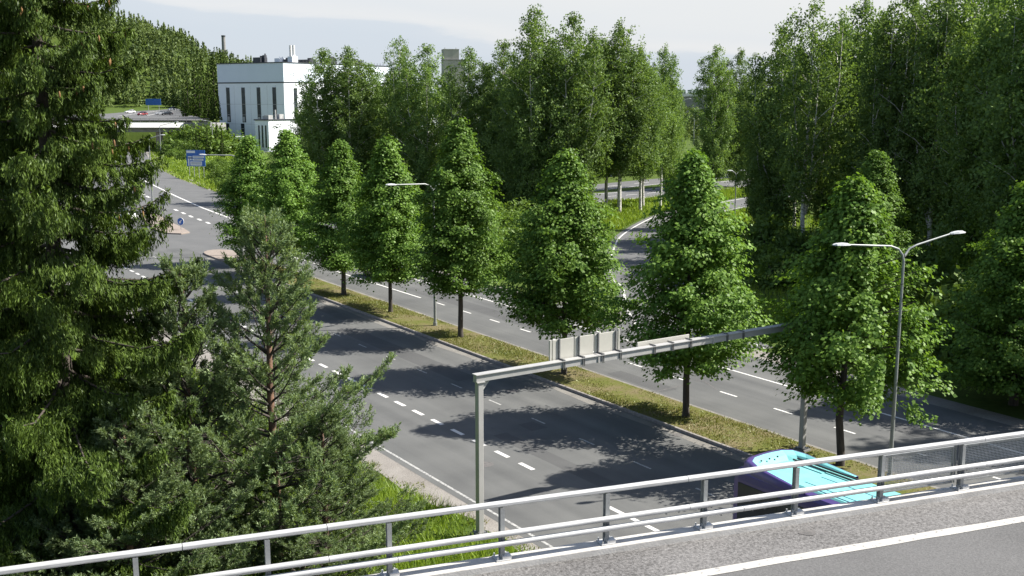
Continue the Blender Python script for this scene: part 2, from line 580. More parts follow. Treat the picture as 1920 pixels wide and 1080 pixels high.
U_A, U_B, U_1, U_K, U_M, U_2, U_E = 19.48, 23.22, 27.13, 31.33, 34.42, 37.54, 41.12
V_END = 104.0
rz = RA
# gravel shoulder, then the carriageways
m = MB()
ru = np.random.default_rng(3)
GV = [-60, 20, 27.5, 29, 33, 35, 37, 39, 60, 110]
GU = [18.9, 18.9, 18.9, 18.75, 18.45, 18.3, 18.0, 17.6, 17.4, 17.4]
lp = [(np.interp(v, GV, GU) - 0.35 + 0.25 * math.sin(v * 0.9) + ru.uniform(-0.2, 0.2), v) for v in np.arange(-60, 105, 1.0)]
m.sheet([(19.3, -60), (19.3, 104)] + [(p[0], p[1]) for p in lp[::-1]], 0.004)
struct(m.build('gravel_shoulder', M['gravel'], rz=rz))
m = MB()
m.sheet([(U_E + 3.0, -60), (45.6, -60), (45.5, 20), (45.9, 45), (47.0, 53), (44.9, 62), (45.0, 96), (U_E + 3.0, 96)], 0.004)
struct(m.build('gravel_verge', M['gravel'], rz=rz))
m = MB()
m.sheet([(19.15, -60), (U_K, -60), (U_K, V_END), (19.15, V_END)], 0.008)
m.sheet([(U_M, -60), (U_E + 3.2, -60), (U_E + 3.2, V_END), (U_M, V_END)], 0.008)
struct(m.build('road', M['asphalt'], rz=rz))
# junction, road to the underpass and its right arm, from their edges on the ground
far = MB()
j = [RP(10, 100), RP(18.9, 91), RP(44.25, 91), RP(44.25, V_END - 0.5), RP(75, 99), RP(77, 112), RP(50, 118), G(458, 378), G(430, 369), G(400, 359), G(366, 347),
     G(335, 335), G(308, 322), G(290, 310), G(279, 297), G(272, 283), G(266, 270), G(240, 270), G(225, 292), G(205, 315), G(170, 340), G(110, 372), G(20, 410), G(-60, 440), G(60, 480)]
far.sheet([(p.x, p.y) for p in j], 0.006)
struct(far.build('junction_road', M['asphalt_far']))
m = MB()
ge = [G(466, 381), G(430, 371), G(400, 361), G(366, 349), G(335, 337), G(308, 324), G(288, 310), G(278, 297), G(272, 283)]
gi = [p + Vector((1.7 + 0.4 * math.sin(i * 2.1), 1.2, 0)) for i, p in enumerate(ge)]
m.sheet([(p.x, p.y) for p in ge] + [(p.x, p.y) for p in gi[::-1]], 0.0035)
struct(m.build('gravel_edge', M['gravel']))
# slip road curving off to the right
cl = [RP(41.1, 44.0), RP(43.0, 49.2), RP(47.2, 55.8), G(1165, 540), G(1147, 523), G(1143, 495), G(1150, 465), G(1163, 443), G(1200, 419), G(1240, 402), G(1300, 388), G(1365, 377), G(1440, 364), G(1560, 345), G(1750, 320)]


def ribbon(cl, o0, o1):
    a, b = [], []
    for i, p in enumerate(cl):
        t = (cl[min(i + 1, len(cl) - 1)] - cl[max(i - 1, 0)]).normalized()
        n = Vector((t.y, -t.x, 0))
        a.append(p + n * o0)
        b.append(p + n * o1)
    return a, b


def spline(pts, k=6):
    out = []
    P = [pts[0]] + list(pts) + [pts[-1]]
    for i in range(1, len(P) - 2):
        for s in range(k):
            t = s / k
            out.append(0.5 * ((2 * P[i]) + (P[i + 1] - P[i - 1]) * t + (2 * P[i - 1] - 5 * P[i] + 4 * P[i + 1] - P[i + 2]) * t * t + (3 * P[i] - P[i - 1] - 3 * P[i + 1] + P[i + 2]) * t ** 3))
    out.append(pts[-1])
    return out


def strip(mb, cl, o0, o1, z):
    a, b = ribbon(cl, o0, o1)
    for i in range(len(cl) - 1):
        mb.add([(a[i].x, a[i].y, z), (b[i].x, b[i].y, z), (b[i + 1].x, b[i + 1].y, z), (a[i + 1].x, a[i + 1].y, z)], [(0, 1, 2, 3)])


cls = spline(cl)
m = MB()
strip(m, cls, -0.5, 6.2, 0.012)
struct(m.build('slip_road', M['asphalt_far']))
# cross road behind the birches
cr = [G(1085, 386), G(1143, 376), G(1257, 366), G(1405, 349), G(1600, 330), G(1800, 313)]
crs = spline(cr)
m = MB()
strip(m, crs, -9.5, 0.7, 0.012)
strip(m, crs, -21.0, -13.0, 0.012)
struct(m.build('cross_road', M['asphalt_far']))
m = MB()
strip(m, crs, -0.15, 0.05, 0.018)
strip(m, crs, -8.6, -8.4, 0.018)
for i in range(0, len(crs) - 1, 2):
    strip(m, crs[i:i + 2], -4.5, -4.3, 0.018)
    strip(m, crs[i:i + 2], -17.1, -16.9, 0.018)
strip(m, crs, -13.6, -13.4, 0.018)
strip(m, cls, 0.0, 0.17, 0.018)
strip(m, cls, 5.5, 5.65, 0.018)
struct(m.build('side_road_markings', M['paint']))


# ------------------------------------------------------------------ markings of the main road
def dash(mb, u, v0, v1, w=0.1, z=0.013):
    mb.sheet([(u - w / 2, v0), (u + w / 2, v0), (u + w / 2, v1), (u - w / 2, v1)], z)


S = 0.90625
m = MB()
dash(m, U_E, -60, 88, 0.13)
bold = [G(x, y) for x, y in ((926, 846), (973, 868), (1022, 893), (890, 826), (848, 806), (810, 786), (773, 767), (739, 750), (707, 735), (620, 693))]
vb = [28.0 + 2.05 * k for k in range(0, 34)]
vs0 = to_uv(G(926, 846))[1]
vs1 = to_uv(G(973, 868))[1]
per = vs0 - vs1
for k in range(-1, 36):
    v = vs0 + (k) * per
    if v > 26.6 and v < 100:
        dash(m, U_B, v - 1.0, v - 0.05, 0.2)
dash(m, U_B, -60, to_uv(G(1140, 951))[1], 0.19)
# lane dashes, right carriageway
v2 = to_uv(G(929, 603))[1]
v3 = to_uv(G(987, 621))[1]
p2 = v2 - v3
k = -30
while True:
    v = v2 + k * p2
    k += 1
    if v > to_uv(G(800, 562))[1]:
        break
    if v > -50:
        dash(m, U_2, v - 0.4, v + 0.75, 0.12)
dash(m, U_2 - 0.02, to_uv(G(790, 559))[1], to_uv(G(640, 508))[1], 0.14)
dash(m, U_2 + 0.25, to_uv(G(640, 508))[1], 94, 0.14)
m.sheet([(37.5, 93.6), (46, 93.6), (46, 94.1), (37.5, 94.1)], 0.014)
struct(m.build('road_markings', M['paint'], rz=rz))
m = MB()
v4 = to_uv(G(932, 755))[1]
v5 = to_uv(G(1011, 790))[1]
p4 = v4 - v5
for k in range(-12, 18):
    v = v4 + k * p4
    dash(m, U_1, v - 0.45, v + 0.6, 0.10)
dash(m, U_A, -60, 98, 0.11)
struct(m.build('worn_road_markings', M['paint_worn'], rz=rz))
# repaired strips of newer asphalt
M['asphalt_patch'] = asphalt_mat('asphalt_patch', (0.058, 0.059, 0.060), (0.105, 0.106, 0.105), bands=False)
m = MB()
for (u0, u1, v0, v1) in ((27.6, 28.9, 46, 61), (24.2, 25.0, 30, 37.5), (35.0, 36.1, 38.5, 43), (38.2, 39.6, 52, 70), (29.4, 30.3, 66, 80), (20.2, 21.2, 52, 60), (39.4, 40.4, 27, 34), (26.0, 26.9, 37, 38.2)):
    m.sheet([(u0, v0), (u1, v0 + 0.05), (u1 - 0.03, v1), (u0 + 0.04, v1 - 0.06)], 0.0105)
struct(m.build('asphalt_patches', M['asphalt_patch'], rz=rz))
m = MB()
for (u_, v_, r_) in ((31.0, 55, 0.24), (31.0, 33, 0.24), (40.9, 48, 0.25), (22.0, 34.5, 0.32), (29.0, 43.0, 0.32)):
    m.sheet([(u_ + r_ * math.cos(a), v_ + r_ * math.sin(a)) for a in np.linspace(0, 6.283, 15)[:-1]], 0.0145)
struct(m.build('manhole_covers', M['kerb_dark'], rz=rz))
# dusty gutter beside the kerb
m = MB()
gu = [(U_K - 0.55 - 0.12 * math.sin(v * 1.3), v) for v in range(-60, 97, 3)]
m.sheet(gu[::-1] + [(U_K - 0.005, -60), (U_K - 0.005, 96)], 0.0115)
m.sheet([(U_M + 0.005, -60), (U_M + 0.4, -60), (U_M + 0.35, 40), (U_M + 0.45, 96), (U_M + 0.005, 96)], 0.0115)
struct(m.build('gutter_dust', M['dust'], rz=rz))
# junction markings
m = MB()


def line_w(mb, a, b, w, z):
    t = (b - a).normalized()
    n = Vector((t.y, -t.x, 0)) * w / 2
    mb.add([(p.x, p.y, z) for p in (a - n, a + n, b + n, b - n)], [(0, 1, 2, 3)])


pp = [G(255, 330), G(275, 341), G(330, 368), G(380, 390), G(428, 408), G(470, 423)]
for a, b in zip(pp, pp[1:]):
    line_w(m, a, b, 0.28, 0.016)
for x, y in ((260, 360), (268, 364), (277, 369), (330, 394), (344, 400), (358, 406), (374, 412), (390, 418), (406, 425)):
    line_w(m, G(x - 3, y - 1.5), G(x + 3, y + 1.5), 0.35, 0.016)
for i in range(7):
    p = G(330 + i * 9, 545 + i * 4)
line_w(m, G(318, 560), G(352, 574), 0.3, 0.016)
struct(m.build('junction_markings', M['paint']))
# hair cracks and tar joints
m = MB()
for pts in ([(1215, 737), (1245, 731), (1282, 722)], [(1300, 712), (1322, 716), (1345, 732)], [(640, 640), (700, 645), (770, 655)], [(385, 480), (415, 480), (440, 479)], [(360, 494), (400, 494), (436, 495)]):
    q = [G(x, y) for x, y in pts]
    for a, b in zip(q, q[1:]):
        line_w(m, a, b, 0.07 if pts[0][0] > 600 else 0.3, 0.0145)
struct(m.build('tar_joints', M['kerb_dark']))

# ------------------------------------------------------------------ median island
m = MB()
m.prism([(U_K + 0.16, -60), (U_M - 0.10, -60), (U_M - 0.10, 92), (33.5, 94.5), (32.2, 94.5), (U_K + 0.16, 92)], -0.05, 0.13)
median = struct(m.build('median_turf', M['turf'], rz=rz))
m = MB()
m.prism([(U_K, -60), (U_K + 0.155, -60), (U_K + 0.155, 92), (U_K, 92)], -0.05, 0.14)
struct(m.build('kerb', M['kerb'], rz=rz, bevel=0.02))
m = MB()
m.prism([(U_M - 0.097, -60), (U_M, -60), (U_M, 92), (U_M - 0.097, 92)], -0.05, 0.05)
struct(m.build('low_kerb', M['kerb'], rz=rz))
# rounded paved nose of the median at the junction
m = MB()
nose = [RP(U_K, 92.3), RP(U_K, 95)] + [RP(32.88 + 1.54 * math.cos(a), 97.5 + 2.6 * math.sin(a)) for a in np.linspace(math.pi, 0, 9)] + [RP(U_M, 95), RP(U_M, 92.3)]
m.prism([(p.x, p.y) for p in nose][::-1], -0.05, 0.15)
struct(m.build('median_nose', M['paving'], bevel=0.03))
# triangular traffic island
m = MB()
isl = [G(356, 437), G(340, 440), G(312, 439), G(292, 433), G(276, 422), G(268, 408), G(284, 402), G(300, 405), G(320, 418), G(345, 430)]
m.prism([(p.x, p.y) for p in isl], -0.05, 0.15)
struct(m.build('traffic_island', M['paving'], bevel=0.04))

# ------------------------------------------------------------------ bridge in the foreground
ZK, ZD = 6.9, 6.78
bl0, bl1 = -32, 60
m = MB()
m.box(((bl0 + bl1) / 2, 8.0, ZD - 0.55), (bl1 - bl0, 15.35, 1.1))
struct(m.build('bridge_deck', M['bridge_asphalt'], rz=BA))
m = MB()
m.sheet([(bl0, 14.57), (bl1, 14.57), (bl1, 15.66), (bl0, 15.66)], ZD + 0.004)
struct(m.build('bridge_shoulder', M['bridge_shoulder'], rz=BA))
m = MB()
rb = np.random.default_rng(8)
xs = np.arange(bl0, bl1 + 0.1, 0.5)
m.sheet([(x, 14.32 + rb.uniform(-0.012, 0.012)) for x in xs] + [(x, 14.56 + rb.uniform(-0.012, 0.012)) for x in xs[::-1]], ZD + 0.008)
struct(m.build('bridge_edge_line', M['paint_bridge'], rz=BA))
m = MB()
m.prism([(bl0, 15.66), (bl1, 15.66), (bl1, 16.02), (bl0, 16.02)], ZD - 0.62, ZK)
struct(m.build('bridge_kerb', M['concrete'], rz=BA, bevel=0.015))
m = MB()
for x, y in ((28, 12), (28, 5), (-14, 12), (-14, 5)):
    m.tube([BP(x, y, -0.2), BP(x, y, ZD - 1.12)], 0.45, 16)
struct(m.build('bridge_columns', M['concrete_grey']))
m = MB()
pts = []
for k in range(18):
    a = 2 * math.pi * k / 18
    r = 0.11 + 0.02 * math.sin(3 * a)
    pts.append((11.2 + 1.5 * r * math.cos(a) - 0.05, 15.25 + r * math.sin(a)))
m.sheet(pts, ZD + 0.012)
struct(m.build('drain_patch', M['kerb_dark'], rz=BA))

rail = thing('bridge_railing', 'grey galvanised steel railing along the near bridge edge', 'railing', BP(7.44, 15.86, ZK), BA)
X0 = 7.44


def rx(x):
    return x - X0


# top rail in lengths with joints, a rounded box section
m = MB()
joints = [bl0, -21.3, -15.0, -8.9, -2.6, 0.45, 2.62, 9.0, 15.6, 22, 28.5, 35, 41, 47, 53.5, bl1]


def rail_section(mb, x0, x1, y, z, w, h, n=12):
    vs = []
    for x in (x0, x1):
        for k in range(n):
            a = 2 * math.pi * (k + 0.5) / n
            c, s_ = math.cos(a), math.sin(a)
            vs.append((x, y + w / 2 * (abs(c) ** 0.65) * (1 if c > 0 else -1), z + h / 2 * (abs(s_) ** 0.65) * (1 if s_ > 0 else -1)))
    fs = [(k, (k + 1) % n, n + (k + 1) % n, n + k) for k in range(n)] + [tuple(range(n))[::-1], tuple(range(n, 2 * n))]
    mb.add(vs, fs)


for a, b in zip(joints, joints[1:]):
    rail_section(m, rx(a) + 0.006, rx(b) - 0.006, 0.0, 0.965, 0.12, 0.095)
m.build('top_rail', M['galv'], rail)
for x in joints[1:-1]:
    m = MB()
    m.box((rx(x), 0, 0.965), (0.2, 0.075, 0.06))
    m.build('rail_sleeve', M['galv_dark'], rail)
for z, off, jj in ((0.475, -0.10, 0.0), (0.305, -0.11, 1.1)):
    m = MB()
    for a, b in zip(joints, joints[1:]):
        a2 = a + jj if a > bl0 else a
        b2 = b + jj if b < bl1 else b
        m.tube([(rx(a2) + 0.005, off, z), (rx(b2) - 0.005, off, z)], 0.05, 12)
    m.build('lower_rail', M['galv'], rail)
    for x in joints[1:-1]:
        m = MB()
        m.tube([(rx(x + jj) - 0.5, off, z), (rx(x + jj) + 0.5, off, z)], 0.043, 10)
        for q in (-0.45, -0.2, 0.2, 0.45):
            m.box((rx(x + jj) + q, off, z - 0.055), (0.025, 0.025, 0.03))
        m.build('rail_sleeve', M['galv_dark'], rail)
post_x = [X0 + 1.915 * k for k in range(-20, 28)]
pm = MB()
pm.box((0, 0.0, 0.46), (0.012, 0.10, 0.90))
pm.box((0, 0.05, 0.46), (0.075, 0.012, 0.90))
pm.box((0, -0.05, 0.46), (0.075, 0.012, 0.90))
post = pm.build('post', M['galv_post'], rail)
plate_mb = MB()
plate_mb.box((0, 0, 0.012), (0.26, 0.24, 0.024))
plate_mb.box((0.06, -0.03, 0.05), (0.16, 0.16, 0.06))
bm_ = plate_mb
for sx_ in (-1, 1):
    for sy_ in (-1, 1):
        bm_.tube([(0.1 * sx_, 0.09 * sy_, 0.02), (0.1 * sx_, 0.09 * sy_, 0.075)], 0.016, 6)
plate = plate_mb.build('base_plate', M['galv'], post, bevel=0.004)
br = MB()
br.box((0, -0.075, 0.475), (0.07, 0.05, 0.08))
br.box((0, -0.075, 0.305), (0.07, 0.05, 0.08))
br.box((0, -0.062, 0.39), (0.05, 0.02, 0.2))
brk = br.build('rail_bracket', M['galv_dark'], post)
for i, x in enumerate(post_x):
    if i == 0:
        o = post
    else:
        o = post.copy()
        C.objects.link(o)
        for ch in (plate, brk):
            c = ch.copy()
            C.objects.link(c)
            c.parent = o
    o.location = (rx(x), 0, 0)
# wire mesh splash panels on the outer side, right part of the bridge
pf = MB()
W_, H_ = 1.62, 0.72
pf.box((0, 0.1, 0.12), (W_, 0.03, 0.035))
pf.box((0, 0.1, 0.12 + H_), (W_, 0.03, 0.035))
for s_ in (-1, 1):
    pf.box((s_ * (W_ / 2 + 0.016), 0.1, 0.12 + H_ / 2), (0.035, 0.03, H_ + 0.035))
    pf.box((s_ * (W_ / 2 + 0.075), 0.09, 0.12 + H_ / 2 + 0.02), (0.03, 0.02, H_ + 0.07))
frame = pf.build('mesh_panel', M['galv_post'], rail)
wm = MB()
nx, nz = 46, 21
for i in range(1, nx):
    wm.box((-W_ / 2 + W_ * i / nx, 0.103, 0.12 + H_ / 2), (0.0055, 0.0055, H_ - 0.035))
for i in range(1, nz):
    wm.box((0, 0.097, 0.12 + H_ * i / nz), (W_ - 0.003, 0.0055, 0.0055))
wire = wm.build('wire_mesh', M['galv'], frame)
first = True
for i, x in enumerate(post_x):
    if x > 12.5 and x < 45:
        if first:
            o = frame
            first = False
        else:
            o = frame.copy()
            C.objects.link(o)
            c = wire.copy()
            C.objects.link(c)
            c.parent = o
        o.location = (rx(x) + 1.915 / 2, 0, 0)

# ------------------------------------------------------------------ sign gantry
P0 = G(900, 1005)
P1 = G(1503, 850)
gd = (P1 - P0)
gl = Vector((gd.x, gd.y, 0)).length
ga = math.atan2(gd.y, gd.x)
gan = thing('sign_gantry', 'pale grey steel portal gantry spanning the near carriageway', 'gantry', P0, ga)
BT = 5.62


def hollow_col(mb, x, y, w, z0, z1):
    mb.box((x, y, (z0 + z1) / 2), (w, w, z1 - z0))


m = MB()
m.box((0, 0, BT / 2 - 0.16), (0.2, 0.22, BT - 0.32 + 0.1))
m.build('post', M['gantry'], gan, bevel=0.015)
m = MB()
m.box((gl, 0, BT / 2 - 0.16), (0.2, 0.22, BT - 0.32 + 0.1))
m.build('post', M['gantry'], gan, bevel=0.015)
m = MB()
m.box((gl / 2, 0, BT - 0.135), (gl + 0.32, 0.2, 0.23))
m.box((gl / 2, 0, BT - 0.012), (gl + 0.36, 0.3, 0.022))
m.build('beam', M['gantry'], gan)
for x_, s_ in ((0, 1), (gl, -1)):
    m = MB()
    m.box((x_, 0, BT - 0.268), (0.3, 0.3, 0.03))
    m.add([(x_ + s_ * 0.105, -0.012, BT - 0.29), (x_ + s_ * 0.42, -0.012, BT - 0.252), (x_ + s_ * 0.105, -0.012, BT - 0.62), (x_ + s_ * 0.105, 0.012, BT - 0.29), (x_ + s_ * 0.42, 0.012, BT - 0.252), (x_ + s_ * 0.105, 0.012, BT - 0.62)], [(0, 1, 2), (3, 5, 4), (0, 3, 4, 1), (1, 4, 5, 2), (2, 5, 3, 0)])
    m.build('corner_flange', M['gantry'], gan)
    m = MB()
    m.box((x_, 0, 0.13 if x_ == 0 else 0.24), (0.42, 0.42, 0.03))
    for a_ in (-0.16, 0.16):
        for b_ in (-0.16, 0.16):
            m.tube([(x_ + a_, b_, 0.1 if x_ == 0 else 0.22), (x_ + a_, b_, 0.22 if x_ == 0 else 0.32)], 0.02, 6)
    m.build('base_plate', M['galv_dark'], gan)
for x_ in (gl * 0.31, gl * 0.66):
    m = MB()
    m.box((x_, 0, BT - 0.135), (0.05, 0.27, 0.29))
    m.build('splice_flange', M['gantry'], gan)
m = MB()
m.box((0, 0, 0.05), (0.5, 0.5, 0.1))
m.build('footing', M['concrete_grey'], gan)
m = MB()
m.box((gl, 0, 0.16), (0.5, 0.5, 0.1))
m.build('footing', M['concrete_grey'], gan)


def gx(px, py=650):
    # distance along the beam where pixel column px crosses it
    u = (px - 960) / FPX * math.cos(PITCH)
    # P0 + t*gd ; x = y_eff*u approximately using depth along camera axis
    best = min(np.linspace(0, 1, 2000), key=lambda t: abs(960 + FPX * (P0.x + gd.x * t) / ((P0.y + gd.y * t) * math.cos(PITCH) + (CAM_H - BT) * math.sin(PITCH)) - px))
    return best * gl


sx0 = [gx(1041), gx(1083), gx(1120), gx(1165)]
for a, b in zip(sx0, sx0[1:]):
    m = MB()
    m.box(((a + b) / 2, 0.22, BT + 0.33), (b - a - 0.06, 0.045, 0.72))
    m.build('sign_panel', M['sign_back'], gan, bevel=0.006)
m = MB()
m.box((sx0[0] - 0.06, 0.22, BT + 0.33), (0.07, 0.08, 0.74))
m.box((sx0[3] + 0.03, 0.22, BT + 0.36), (0.06, 0.08, 0.8))
m.build('panel_edge', M['sign_back'], gan)
for a in (gx(1054), gx(1091), gx(1127), gx(1160)):
    m = MB()
    m.box((a, 0.17, BT + 0.36), (0.05, 0.05, 0.74))
    m.box((a, 0.03, BT + 0.03), (0.05, 0.34, 0.04))
    m.box((a - 0.035, -0.125, BT - 0.13), (0.022, 0.03, 0.34))
    m.box((a + 0.035, -0.125, BT - 0.13), (0.022, 0.03, 0.34))
    m.build('clamp', M['galv_dark'], gan)
for a in (gx(1224), gx(1258), gx(1292), gx(1360), gx(1390)):
    m = MB()
    m.box((a, 0.03, BT + 0.03), (0.04, 0.34, 0.035))
    m.box((a - 0.03, -0.125, BT - 0.13), (0.02, 0.03, 0.32))
    m.box((a + 0.03, -0.125, BT - 0.13), (0.02, 0.03, 0.32))
    m.build('clamp', M['galv_dark'], gan)
a, b = gx(1203), gx(1300)
m = MB()
m.box(((a + b) / 2, 0.25, BT - 0.12), (b - a, 0.05, 0.52))
m.build('sign_panel', M['sign_back'], gan, bevel=0.006)


# ------------------------------------------------------------------ street lamps
def lamp(base, h, arms, label, name='street_lamp', rz=0.0, r=0.085, group=None):
    t = thing(name, label, 'street lamp', base, 0.0, group)
    m = MB()
    m.tube([(0, 0, -0.1), (0, 0, h * 0.3), (0, 0, h - 0.55)], [r, r * 0.85, r * 0.6], 10)
    m.build('pole', M['lamp_steel'], t)
    m = MB()
    m.tube([(0, 0, 0.0), (0, 0, 0.35)], r * 1.35, 10)
    m.build('pole_sleeve', M['lamp_steel'], t)
    for (az, ln, rise) in arms:
        c, s_ = math.cos(az), math.sin(az)
        m = MB()
        pts = [(0, 0, h - 0.6), (c * 0.06, s_ * 0.06, h - 0.35), (c * 0.25, s_ * 0.25, h - 0.12), (c * 0.6, s_ * 0.6, h), (c * ln, s_ * ln, h + rise)]
        m.tube(pts, [r * 0.6, r * 0.58, r * 0.52, r * 0.48, r * 0.42], 8)
        arm = m.build('arm', M['lamp_steel'], t)
        Mx = Matrix.Rotation(az, 3, 'Z')
        m = MB()
        L = 0.72
        prof = [(0, 0.05, 0.035), (0.12, 0.09, 0.06), (0.35, 0.13, 0.075), (0.6, 0.12, 0.06), (L, 0.05, 0.025)]
        vs, fs = [], []
        for (x, w, hh) in prof:
            for (yy, zz) in ((-w, 0), (-w * 0.8, hh), (0, hh * 1.35), (w * 0.8, hh), (w, 0)):
                p = Mx @ Vector((ln + x - 0.08, yy, 0))
                vs.append((p.x, p.y, h + rise + zz - 0.02 + 0.04 * x))
        for i in range(len(prof) - 1):
            for k in range(5):
                k2 = (k + 1) % 5
                fs.append((i * 5 + k, i * 5 + k2, (i + 1) * 5 + k2, (i + 1) * 5 + k))
        fs += [(0, 1, 2, 3, 4), tuple(range(20, 25))[::-1]]
        m.add(vs, fs)
        hd = m.build('lamp_head', M['lamp_head'], arm)
    return t


def ang(v):
    return math.atan2(v.y, v.x)


aL = ang(-RN)
aR = ang(RN)
b1 = G(1667, 905)
lamp(b1, 9.15, [(R_(197), 2.4, 0.12), (R_(22), 2.2, 0.34)], 'tall double-arm grey lamp nearest the camera on the median', r=0.082)
b2 = G(816, 614)
lamp(b2, 9.2, [(aL, 2.7, 0.05), (aR, 2.7, 0.2)], 'double-arm grey lamp among the lindens in the middle of the median', r=0.1)
b3 = G(463, 413)
b3 = RP(34.0, 95.0, 0.13)
lamp(b3, 9.2, [(R_(185), 2.9, 0.05), (R_(8), 2.6, 0.3)], 'double-arm lamp at the far end of the median by the pine top', r=0.11)
lamp(G(286, 377), 9.0, [(R_(10), 1.6, 0.3)], 'single-arm lamp beside the road to the underpass', r=0.11)
lamp(G(1377, 421), 6.2, [(R_(190), 0.5, 0.03), (R_(10), 0.5, 0.03)], 'short grey lamp beside the curving slip road', r=0.08)
lamp(G(400, 290), 8.5, [(R_(180), 1.5, 0.2)], 'slim lamp on the grassy slope before the dark wall', r=0.13)
lamp(G(302, 290), 7.5, [(R_(5), 4.2, 0.9)], 'lamp with long white arm beside the underpass pier', r=0.13)
lamp(D(1282, 300), 14.0, [(R_(5), 1.5, 0.2)], 'tall pale lamp far away at left in the gap between birch groups', r=0.16)
lamp(D(1303, 340), 11.0, [(R_(5), 1.5, 0.2)], 'thin distant lamp in the gap between birch groups, right of the taller one', r=0.14)

# ------------------------------------------------------------------ far structures
# overpass
ZO = 9.6


def OP(px, z, d=292):
    return D(px, d, z)


ov = thing('overpass', 'pale concrete motorway overpass on round piers at far left', 'bridge', D(250, 292), 0)
ov_l, ov_r = D(60, 292).x - ov.location.x, D(388, 292).x - ov.location.x
mid_r = D(341, 292).x - ov.location.x
m = MB()
sec = [(-0.3, 6.5), (-0.25, 6.6), (0.85, 7.9), (1.15, 7.9), (1.15, 6.5)]
m.add([(x, y, z) for x in (ov_l, mid_r) for y, z in sec], [(0, 1, 6, 5), (1, 2, 7, 6), (2, 3, 8, 7), (3, 4, 9, 8), (4, 0, 5, 9), (0, 4, 3, 2, 1), (5, 6, 7, 8, 9)])
m.build('fascia', M['concrete_white'], ov)  # tone paled and face leaned back so this band reads as sunlit
m = MB()
m.box(((mid_r + ov_r) / 2 + 0.3, 0.3, 7.45), (ov_r - mid_r + 0.6, 0.4, 0.8))
m.build('fascia', M['concrete_grey'], ov)  # greyer material carries the shade on this end of the edge
m = MB()
m.box(((ov_l + ov_r) / 2, 9.6, 6.35), (ov_r - ov_l, 16.8, 2.2))
m.build('deck', M['concrete_grey'], ov)
m = MB()
for zz in (8.2, 8.5, 8.85):
    m.box(((ov_l + ov_r) / 2, 0.95, zz), (ov_r - ov_l, 0.08, 0.1))
for x in np.arange(ov_l + 1, ov_r, 2.5):
    m.box((x, 1.0, 8.4), (0.09, 0.09, 0.9))
m.build('guard_rail', M['kerb'], ov)
for px in (176, 288):
    x = D(px, 292).x - ov.location.x
    for yy in (3, 13):
        m = MB()
        m.tube([(x, yy, -0.2), (x, yy, 5.3)], 0.95, 18)
        m.build('pier', M['pier_stone'], ov)
m = MB()
m.box((D(338, 292).x - ov.location.x, 16.5, 2.6), (14, 0.6, 5.2))
m.build('abutment', M['dark_trim'], ov)  # near-black colour puts the shade under the deck into the wall


# rising terrain behind the overpass with the motorway and the wooded hill
def sstep(a, b, x):
    t = np.clip((x - a) / (b - a), 0, 1)
    return t * t * (3 - 2 * t)


def hill_z(x, y):
    x = np.asarray(x, float)
    y = np.asarray(y, float)
    base = 8.0 * sstep(306, 316, y) * sstep(-0.279, -0.30, x / np.maximum(y, 1.0))
    rise = np.clip(26 + (-178 - x * 700 / np.maximum(y, 300)) * 0.30, 4, 60)
    return base - 0.3 + 1.13 * rise * sstep(665, 800, y) + 6 * sstep(800, 950, y)


gxs = np.concatenate([np.linspace(-620, -200, 30), np.linspace(-195, 30, 60)])
gys = np.concatenate([np.linspace(303, 340, 20), np.linspace(345, 1000, 56)])
XX, YY = np.meshgrid(gxs, gys)
ZZ = hill_z(XX, YY)
ZZ += 0.4 * np.sin(XX * 0.11) * np.cos(YY * 0.07) * (ZZ > 9)
m = MB()
nxn = len(gxs)
m.add([(float(a), float(b), float(c)) for a, b, c in zip(XX.ravel(), YY.ravel(), ZZ.ravel())],
      [(r * nxn + c, r * nxn + c + 1, (r + 1) * nxn + c + 1, (r + 1) * nxn + c) for r in range(len(gys) - 1) for c in range(nxn - 1)], True)
struct(m.build('hill', M['grass']))
m = MB()


def GZ(x, y, z):
    return G(x, y, z)


mw = [G(60, 226, 7.9), G(200, 226, 7.9), G(384, 226, 7.9), G(372, 219.5, 7.9), G(345, 212, 7.9), G(338, 205, 7.9), G(330, 203.5, 7.9), G(300, 206, 7.9), G(255, 208.5, 7.9), G(205, 213, 7.9), G(120, 216, 7.9)]
m.sheet([(p.x, p.y) for p in mw], 7.93)
struct(m.build('motorway', M['asphalt_far']))
m = MB()
for a, b in (((276, 216.5), (335, 206)), ((222, 217.5), (300, 207.5))):
    line_w(m, G(*a, 7.95), G(*b, 7.95), 0.5, 7.95)
struct(m.build('motorway_markings', M['paint']))

# ------------------------------------------------------------------ white building
fc = Vector((D(533, 340).x, 340, 0))
fd = Vector((-25, 16, 0)).normalized()
bd = Vector((16, 25, 0)).normalized()
bw = thing('white_building', 'large white block with tall slit windows left of the birches', 'building', fc, math.atan2(fd.y, fd.x))
# local x: along the front to the left, local y: towards... rotate so back direction is negative y
bdl = -1
FW, BD, BH = 29.6, 52.0, 25.4
m = MB()
m.box((FW / 2, -BD / 2, BH / 2 - 3.2), (FW, BD, BH - 6.4))
walls = m.build('wall', M['white_wall'], bw)
m = MB()
m.box((FW / 2 - 0.0, -BD / 2, BH - 3.1), (FW + 0.1, BD + 0.1, 5.8))
M['blue_cladding'] = mat('blue_grey_cladding', (0.62, 0.68, 0.76), (0.59, 0.65, 0.73), scale=0.25, rough=0.6)
m.build('upper_storey', M['blue_cladding'], bw)
m = MB()
m.box((FW / 2, -BD / 2, BH - 6.2), (FW + 0.16, BD + 0.16, 0.35))
m.box((FW / 2, -BD / 2, BH - 0.05), (FW + 0.4, BD + 0.4, 0.3))
m.box((FW / 2, -BD / 2, 0.5), (FW + 0.1, BD + 0.1, 1.2))
m.build('dark_band', M['dark_trim'], bw)
fx = lambda px: FW * (533 - px) / 122.0
